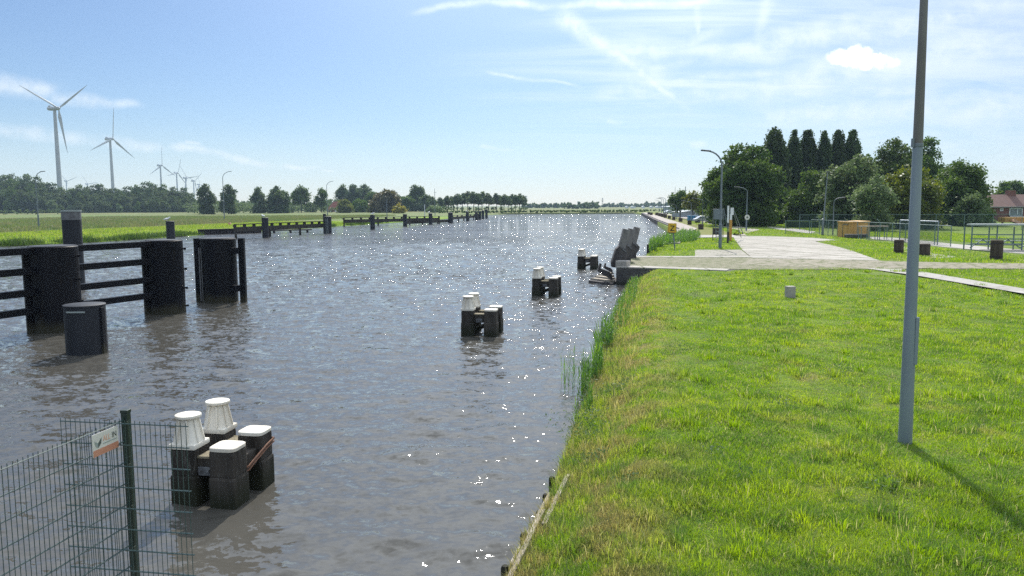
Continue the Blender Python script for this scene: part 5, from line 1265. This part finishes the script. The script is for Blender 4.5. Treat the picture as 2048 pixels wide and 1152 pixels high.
# row of slender trees at the bend: trunks show
rowp = None
for i, (cx, tp) in enumerate([(881, 395), (893, 392), (903, 393), (914, 388), (925, 387), (935, 383), (947, 384), (956, 387), (964, 384), (977, 387), (993, 387), (1001, 391), (1008, 389), (1016, 392), (1023, 389), (1031, 390), (1039, 388), (1047, 391)]):
    Y = 500+(i % 3)*8; q = dep(cx, tp, Y); h = q.z-1
    if rowp is None:
        rowp = make_tree('slender_tree', 'slender tree with a bare trunk in the row along the canal bend', 'tree', (q.x, Y, 1.0), 13, 3.3, 'wood', 130, 'slender trees in a row at the canal bend', base=.28, leaf=.75, ncl=3.4, nl=22, cr=.6, forks=5, trunk_r=.3)
        t = rowp
    else: t = copy_tree(rowp); t.location = (q.x, Y, 1.0)
    t.scale = (h/13*rw.uniform(.85, 1.15),)*2+(h/13,); t.rotation_euler.z = rw.uniform(0, 6.28)
def mass(name, label, pts, seed, kind, leaf, dens, lift=0.0, hfun=None, cat='woods'):
    """far-off woods seen as one mass: pts = (px, top px, distance, depth)"""
    rng = np.random.default_rng(seed); out = []
    for (px0, px1, tp, Y, sp) in pts:
        n = max(2, int((px1-px0)/sp))
        for k in range(n):
            px = px0+(px1-px0)*(k+rng.uniform(0, 1))/n; q = dep(px, tp+rng.uniform(-1.0, 2.0), Y*rng.uniform(.96, 1.04)); h = max(1.0, q.z-.8); w = h*rng.uniform(.4, .75)
            L = [((0, 0, h*.5), (w, w, h*.5)), ((rng.uniform(-.5, .5)*w, 0, h*.75), (w*.55, w*.55, h*.28))]
            P = crown_pts(rng, L, dens, 9, h*.07, .2); P[:, 2] = np.clip(P[:, 2], 0.05, None); out.append(P+np.array([q.x, q.y, .8]))
    P = np.concatenate(out); Vq, Fq = quads(P, leaf*rng.uniform(.6, 1.4, len(P)), rng, .4)
    return tag(link(name, np_mesh(name, Vq, Fq), VEG[kind]), label, cat, kind='stuff')
mass('far_woods', 'hazy far-off woods along the horizon beyond the water', [(1040, 1130, 408.5, 1150, 5), (1060, 1440, 410.5, 1400, 5), (1205, 1330, 407, 1500, 6), (1290, 1312, 405, 1450, 6), (1320, 1480, 406, 1500, 7), (380, 900, 414, 1500, 9), (1400, 2200, 405, 900, 16)], 201, 'wood', 3.4, .10)
mass('far_thicket', 'hazy clump of trees left of the taller pylon', [(1128, 1148, 406, 900, 4), (1160, 1197, 404.5, 900, 4), (1128, 1200, 411, 880, 6)], 202, 'wood', 2.0, .16)
mass('distant_hedgerow', 'continuous irregular green hedgerow behind the separate trees of the left meadow', [(380, 520, 402, 700, 5), (500, 660, 405, 720, 5), (640, 880, 399, 740, 5), (380, 880, 409, 690, 5)], 205, 'wood', 1.1, .45)
mass('field_scrub', 'low grey-green willow scrub along the back edge of the left meadow', [(-40, 130, 420, 500, 9), (375, 500, 405, 540, 6), (470, 600, 407, 600, 6), (540, 680, 411, 600, 6), (640, 900, 410, 620, 6), (380, 700, 414, 520, 6), (860, 1060, 414, 490, 8)], 203, 'pale', .7, .8, cat='scrub')
mass('far_reeds', 'long dark reed belt on the far shore of the water', [(865, 1290, 422.5, 445, 4), (1060, 1400, 420.5, 500, 5)], 204, 'mid', .6, 1.6, cat='reeds')

# ------------------------------------------------------------------ grass, reeds, weeds
def blades(P, H, Wd, rng, lean=.5, lean_dir=None):
    N = len(P); a = rng.uniform(0, 2*PI, N) if lean_dir is None else lean_dir
    L = rng.uniform(.15, 1, N)*lean*H
    d = np.stack([np.cos(a), np.sin(a), 0*a], 1); fa = a+PI/2+rng.uniform(-.9, .9, N)
    s = np.stack([np.cos(fa), np.sin(fa), 0*a], 1)*Wd[:, None]*.5
    up = np.array([0, 0, 1.0])
    m = P+d*(L*.3)[:, None]+up*(H*.62)[:, None]; tp = P+d*L[:, None]+up*(H*np.sqrt(np.clip(1-(L/np.maximum(H, 1e-4))**2*.5, .3, 1)))[:, None]
    V = np.stack([P-s, P+s, m+s*.75, m-s*.75, tp], 1).reshape(-1, 3)
    i = np.arange(N)[:, None]*5
    FC = np.concatenate([i+np.array([[0, 1, 2]]), i+np.array([[0, 2, 3]]), i+np.array([[3, 2, 4]])])
    return V, FC
def vnoise(x, y, s, seed=0):
    r = np.random.default_rng(seed); v = np.zeros_like(x)
    for k in range(7):
        a = r.uniform(0, 2*PI); f = s*r.uniform(.6, 1.8); v += np.sin((x*math.cos(a)+y*math.sin(a))*f+r.uniform(0, 6.28))
    return v/3.2
shy, shx = np.array([p_[1] for p_ in SHR]), np.array([p_[0] for p_ in SHR])
def znp(x, y, off):
    base = np.interp(y, [0, 20, 38, 47, 120, 300], [0.95, 0.98, 1.04, 1.10, 1.10, 1.10]); amp = np.interp(y, [0, 35, 44, 60], [0.07, 0.07, 0, 0])
    edge = np.interp(y, [0, 34, 46, 60, 110, 130], [0.42, 0.42, 0.25, 0.15, 0.2, 0.9])
    k = np.clip(off/np.where(y < 60, 1.7, 3.0), 0, 1); k = k*k*(3-2*k)
    l = (np.sin(x*.9+1.3)*np.sin(y*.7+.4)+.6*np.sin(x*2.1+y*1.3)+.5*np.sin(x*.37-y*1.9+2))*.5
    return edge+(base-edge)*k+amp*l*k
rng = np.random.default_rng(7)
# near meadow: density falls with distance, blade size follows
dock_f = lambda x: np.interp(x, [6.5, 12.6, 13.4, 15, 18, 22, 25, 30, 60], [48.2, 45.0, 45.4, 46.3, 46.8, 46.3, 45.9, 45.2, 43.3])+.35*np.sin(x*2.3)*(x > 13.2)+.25*np.sin(x*5.1+1)*(x > 13.2)
parts_V = []; parts_F = []; nv = 0
def put(V_, F_):
    global nv
    parts_V.append(V_); parts_F.append(F_+nv); nv += len(V_)
N = 780000
y = 7.5*(48.5/7.5)**rng.random(N); x = rng.uniform(-.1, .86, N)*y
off = x-np.interp(y, shy, shx); ok = (off > .02) & (y < dock_f(x)-.05)
pathm = (y > 38) & (np.abs(y-np.interp(x, [15, 20, 24, 30, 40], [45, 43.6, 41.6, 36.0, 29])) < .9) & (x > 19.5)
ok &= ~pathm
x, y, off = x[ok], y[ok], off[ok]
cl = vnoise(x, y, 1.5, 1)+.7*vnoise(x, y, 4.5, 2)+.5*vnoise(x, y, .45, 3)
Hh = np.clip(.080+.036*cl, .048, .24)*rng.uniform(.55, 1.25, len(x))*np.interp(off, [0, .6, 2.5], [1.5, 1.15, 1])*np.interp(y, [8, 20, 48], [1.15, 1, 1.0])
Wd = np.clip(.0035+.00052*y, .006, .05)*rng.uniform(.7, 1.3, len(x))
V_, F_ = blades(np.stack([x, y, znp(x, y, off)-.015], 1), Hh, Wd, rng, .8); put(V_, F_)
# taller tufts
for k in range(520):
    y0 = 8*(44/8)**rng.random(); x0 = rng.uniform(.02, .85)*y0; o0 = x0-np.interp(y0, shy, shx)
    if o0 < .3 or y0 > dock_f(x0)-.6 or vnoise(np.array([x0]), np.array([y0]), .6, 9)[0] < -.3: continue
    n = 70; r_ = np.abs(rng.normal(0, .16, n)); a = rng.uniform(0, 6.28, n)
    px_ = x0+r_*np.cos(a); py_ = y0+r_*np.sin(a)
    V_, F_ = blades(np.stack([px_, py_, znp(px_, py_, px_-np.interp(py_, shy, shx))-.02], 1), rng.uniform(.10, .27, n), np.full(n, .006+.0005*y0), rng, .85, a+rng.normal(0, .5, n)); put(V_, F_)
# long stalks on the bank edge
n = 22000; y = 8*(46/8)**rng.random(n); off = np.abs(rng.normal(0, .45, n)); x = np.interp(y, shy, shx)+off
V_, F_ = blades(np.stack([x, y, znp(x, y, off)-.02], 1), rng.uniform(.12, .38, n)*np.interp(y, [8, 12], [.6, 1]), np.full(n, .005)+.0004*y, rng, .9); put(V_, F_)
me = np_mesh('meadow_grass', np.concatenate(parts_V), np.concatenate(parts_F)); tag(link('meadow_grass', me, m_grass), 'bright green rough grass covering the near bank', 'grass', kind='stuff')

# grass round the apron and beyond the dock
parts_V, parts_F, nv = [], [], 0
def inpoly(px, py, poly):
    r = np.zeros(len(px), bool); j = len(poly)-1
    for i in range(len(poly)):
        xi, yi = poly[i][0], poly[i][1]; xj, yj = poly[j][0], poly[j][1]
        c = ((yi > py) != (yj > py)) & (px < (xj-xi)*(py-yi)/(yj-yi+1e-12)+xi); r ^= c; j = i
    return r
zones = [[at(x_, y_, 1.1) for x_, y_ in z_] for z_ in [
    [(1296, 509), (1320, 497), (1350, 480), (1380, 476), (1464, 476), (1484, 499), (1390, 499), (1388, 512), (1290, 513)],
    [(1625, 484), (1700, 478), (1790, 488), (1840, 494), (1905, 500), (2060, 512), (2060, 528), (1900, 525), (1762, 521), (1700, 500), (1662, 490)],
    [(1470, 470), (1480, 455), (1560, 460), (1620, 468), (1690, 474), (1720, 478), (1690, 480), (1625, 475), (1550, 472)],
    [(1850, 543), (2060, 538), (2060, 574)],
    [(1510, 452), (1600, 460), (1640, 465), (1640, 455), (1540, 446)],
    [(1375, 441), (1430, 446), (1500, 462), (1478, 470), (1440, 462), (1385, 448)],
    [(1735, 472), (1900, 482), (2060, 494), (2060, 480), (1900, 466), (1740, 462)]]]
for zi, z_ in enumerate(zones):
    xs = [p_.x for p_ in z_]; ys = [p_.y for p_ in z_]; A_ = (max(xs)-min(xs))*(max(ys)-min(ys)); n = int(min(90000, A_*(60 if min(ys) < 75 else 28)))
    x = rng.uniform(min(xs), max(xs), n); y = rng.uniform(min(ys), max(ys), n); k = inpoly(x, y, z_); x, y = x[k], y[k]
    tall = .10+.05*vnoise(x, y, .8, 20+zi)+(.12*np.clip(vnoise(x, y, .35, 5), 0, 1) if zi == 1 else 0)
    V_, F_ = blades(np.stack([x, y, np.full(len(x), 1.09)], 1)+np.stack([rng.normal(0, .18, len(x)), rng.normal(0, .25, len(x)), 0*x], 1), np.clip(tall, .04, .5)*rng.uniform(.6, 1.3, len(x)), (.012+.0005*y)*rng.uniform(.7, 1.3, len(x)), rng, .7); put(V_, F_)
me = np_mesh('verge_grass', np.concatenate(parts_V), np.concatenate(parts_F)); tag(link('verge_grass', me, m_grass), 'bright grass on the verges round the concrete apron', 'grass', kind='stuff')

# reeds on the near bank
def reed(P, hmin, hmax, wd, rng):
    n = len(P); H = rng.uniform(hmin, hmax, n)
    Vs, Fs = blades(P, H, np.full(n, wd*.6), rng, .25)
    lv = [Vs]; lf = [Fs]; c = len(Vs)
    for k in range(5):
        q = P.copy(); q[:, 2] += H*(.18+.15*k); V2, F2 = blades(q, H*rng.uniform(.22, .38, n), np.full(n, wd), rng, 1.25); lv.append(V2); lf.append(F2+c); c += len(V2)
    return np.concatenate(lv), np.concatenate(lf)
parts_V, parts_F, nv = [], [], 0
def shore_pts(n, y0, y1, o0, o1):
    y = rng.uniform(y0, y1, n); off = rng.uniform(o0, o1, n); x = np.interp(y, shy, shx)+off
    return np.stack([x, y, np.where(off < 0, -.05, znp(x, y, np.maximum(off, 0)))-.02], 1)
for (n, y0, y1, o0, o1, h0, h1, w) in [(120, 19.2, 21.6, -.40, .2, .45, 1.15, .026), (80, 23.3, 25.4, -.2, .4, .6, 1.3, .028), (60, 26.5, 34, -.1, .7, .35, .95, .03), (120, 33, 43.5, -.2, .7, .3, .7, .028), (60, 43.5, 46, -.2, .5, .3, .6, .03), (40, 16.2, 17.2, -.2, .2, .3, .8, .02), (14, 20, 22, -1.0, -.5, .8, 1.3, .014)]:
    V_, F_ = reed(shore_pts(n, y0, y1, o0, o1), h0, h1, w, rng); put(V_, F_)
me = np_mesh('bank_reeds', np.concatenate(parts_V), np.concatenate(parts_F)); tag(link('bank_reeds', me, VEG['reed']), 'tall green reeds growing along the near bank edge', 'reeds', kind='stuff')
parts_V, parts_F, nv = [], [], 0
poly = [at(x_, y_, .6) for x_, y_ in [(1297, 506), (1300, 499), (1335, 484), (1370, 476), (1402, 481), (1392, 492), (1360, 497), (1330, 501)]]
xs = [p_.x for p_ in poly]; ys = [p_.y for p_ in poly]
x = rng.uniform(min(xs), max(xs), 9000); y = rng.uniform(min(ys), max(ys), 9000); k = inpoly(x, y, poly); x, y = x[k][:1500], y[k][:1500]
V_, F_ = reed(np.stack([x, y, np.full(len(x), .35)], 1), .8, 1.75, .06, rng); put(V_, F_)
me = np_mesh('reed_bed', np.concatenate(parts_V), np.concatenate(parts_F)); tag(link('reed_bed', me, VEG['reed']), 'bushy reed bed behind the dock, left of the yellow letter board', 'reeds', kind='stuff')
# tufts along the left bank
parts_V, parts_F, nv = [], [], 0
lx, ly = np.array([p_[0] for p_ in SHL]), np.array([p_[1] for p_ in SHL])
for k in range(230):
    y0 = rng.uniform(80, 230) if k > 110 else rng.uniform(84, 140)
    x0 = np.interp(y0, ly, lx)-abs(rng.normal(.8, 1.0))
    if 139 < y0 < 158: continue
    s = rng.uniform(.4, 1.35)*(1.25 if rng.random() < .2 else 1); n = int(60*s)
    P = np.stack([x0+rng.normal(0, .55*s, n), y0+rng.normal(0, .7*s, n), np.full(n, .1)], 1)
    V_, F_ = blades(P, rng.uniform(.35, .85, n)*s, np.full(n, .10), rng, .7); put(V_, F_)
n = 60000; y = rng.uniform(84, 210, n); off = rng.uniform(1.5, 24, n); x = np.interp(y, ly, lx)-off
V_, F_ = blades(np.stack([x, y, .1+.85*np.clip(off/9, 0, 1)], 1), rng.uniform(.1, .3, n), np.full(n, .09), rng, .6); 
me = np_mesh('bank_sedge', np.concatenate(parts_V), np.concatenate(parts_F)); tag(link('bank_sedge', me, VEG['dark']), 'dark sedge tufts along the water edge of the left bank', 'sedge', kind='stuff')
tag(link('left_bank_grass', np_mesh('left_bank_grass', V_, F_), m_grass), 'bright green grass strip on the left bank', 'grass', kind='stuff')
n = 90000; px_ = rng.uniform(-60, 900, n); py_ = rng.uniform(424, 456, n); X_ = []
y = rng.uniform(120, 330, n); x = np.interp(y, ly, lx)-rng.uniform(26, 150, n)
V_, F_ = blades(np.stack([x, y, np.full(n, .92)], 1), rng.uniform(.3, .9, n), np.full(n, .12), rng, .6)
m_rough = veg('rough_meadow_grass', [(0.13, 0.175, 0.06), (0.175, 0.165, 0.085), (0.095, 0.145, 0.048)], .035, .35, obj_var=0, fine=.3)
tag(link('meadow_rough', np_mesh('meadow_rough', V_, F_), m_rough), 'tall rough flowering meadow grass behind the left bank', 'grass', kind='stuff')
# broad-leaved weeds on the near bank
parts_V, parts_F, nv = [], [], 0
for (x0, off0, y0, s, h) in [(0, .15, 15.2, .42, .45), (0, .3, 14.4, .35, .3), (0, .5, 12.9, .3, .2), (0, 1.25, 11.2, .18, .14), (0, 2.6, 12.2, .2, .15), (0, .6, 17.5, .4, .28), (0, 3.0, 11.0, .25, .2), (0, 5.0, 10.6, .25, .2), (0, 4.2, 15, .3, .2), (0, 2.4, 21, .4, .2), (0, 5.4, 24, .5, .22), (0, 6.0, 18, .4, .2), (0, 1.5, 27, .5, .25), (0, 3.3, 33, .6, .3)]:
    n = int((220 if off0 < 1 else 70)*s/.3); xc = np.interp(y0, shy, shx)+off0
    P = np.stack([xc+rng.normal(0, s*.6, n), y0+rng.normal(0, s*.6, n), np.zeros(n)], 1); o_ = P[:, 0]-np.interp(P[:, 1], shy, shx)
    P[:, 2] = znp(P[:, 0], P[:, 1], np.maximum(o_, 0))+rng.uniform(.02, h, n)
    V_, F_ = quads(P, rng.uniform(.02, .042, n), rng, .8, 1.8); put(V_, F_)
me = np_mesh('bank_weeds', np.concatenate(parts_V), np.concatenate(parts_F)); tag(link('bank_weeds', me, VEG['weed']), 'grey-green broad-leaved weeds scattered along the near bank', 'weeds', kind='stuff')
# timber edge of the near bank
rv = thing('bank_revetment', 'weathered timber edging with short dark piles at the near bank foot', 'revetment')
for k, (y0, y1, o0, z) in enumerate([(8.9, 10.9, .05, .47), (10.4, 12.3, .20, .50), (9.6, 12.0, -.05, .30)]):
    b = MB(); a_ = Vector((interp(SHR, y0)+o0, y0, z)); c_ = Vector((interp(SHR, y1)+o0, y1, z+.04)); b.bar(a_, c_, .07, .12, bev=.01); b.build('edge_plank', M['timber_pale'], rv)
for y0 in (9.6, 10.6, 11.4, 12.1, 12.9):
    b = MB(); b.lathe([(.055, -.8), (.055, .30), (.04, .33)], 10, (interp(SHR, y0)-.14, y0, 0)); b.build('edge_pile', M['timber_black'], rv, smooth=40)

# ------------------------------------------------------------------ haze
hz = MB(); hz.box((-500, 1450, 69), (4200, 3100, 142))
mh = bpy.data.materials.new('haze_air'); mh.use_nodes = True; mh.node_tree.nodes.clear(); ht = NT(mh.node_tree)
ho = ht.add('ShaderNodeOutputMaterial'); pv = ht.add('ShaderNodeVolumePrincipled', {'Color': (0.62, 0.80, 1.0, 1), 'Density': 0.00013, 'Anisotropy': 0.0})
mh.node_tree.links.new(pv.outputs[0], ho.inputs['Volume'])
ob = hz.build('haze', mh); tag(ob, kind='stuff'); ob['label'] = 'thin pale summer haze over the whole canal'
SC.cycles.use_denoising = False
SC.cycles.volume_bounces = 0
SC.cycles.max_bounces = 8; SC.cycles.transparent_max_bounces = 12
SC.cycles.sample_clamp_indirect = 6.0
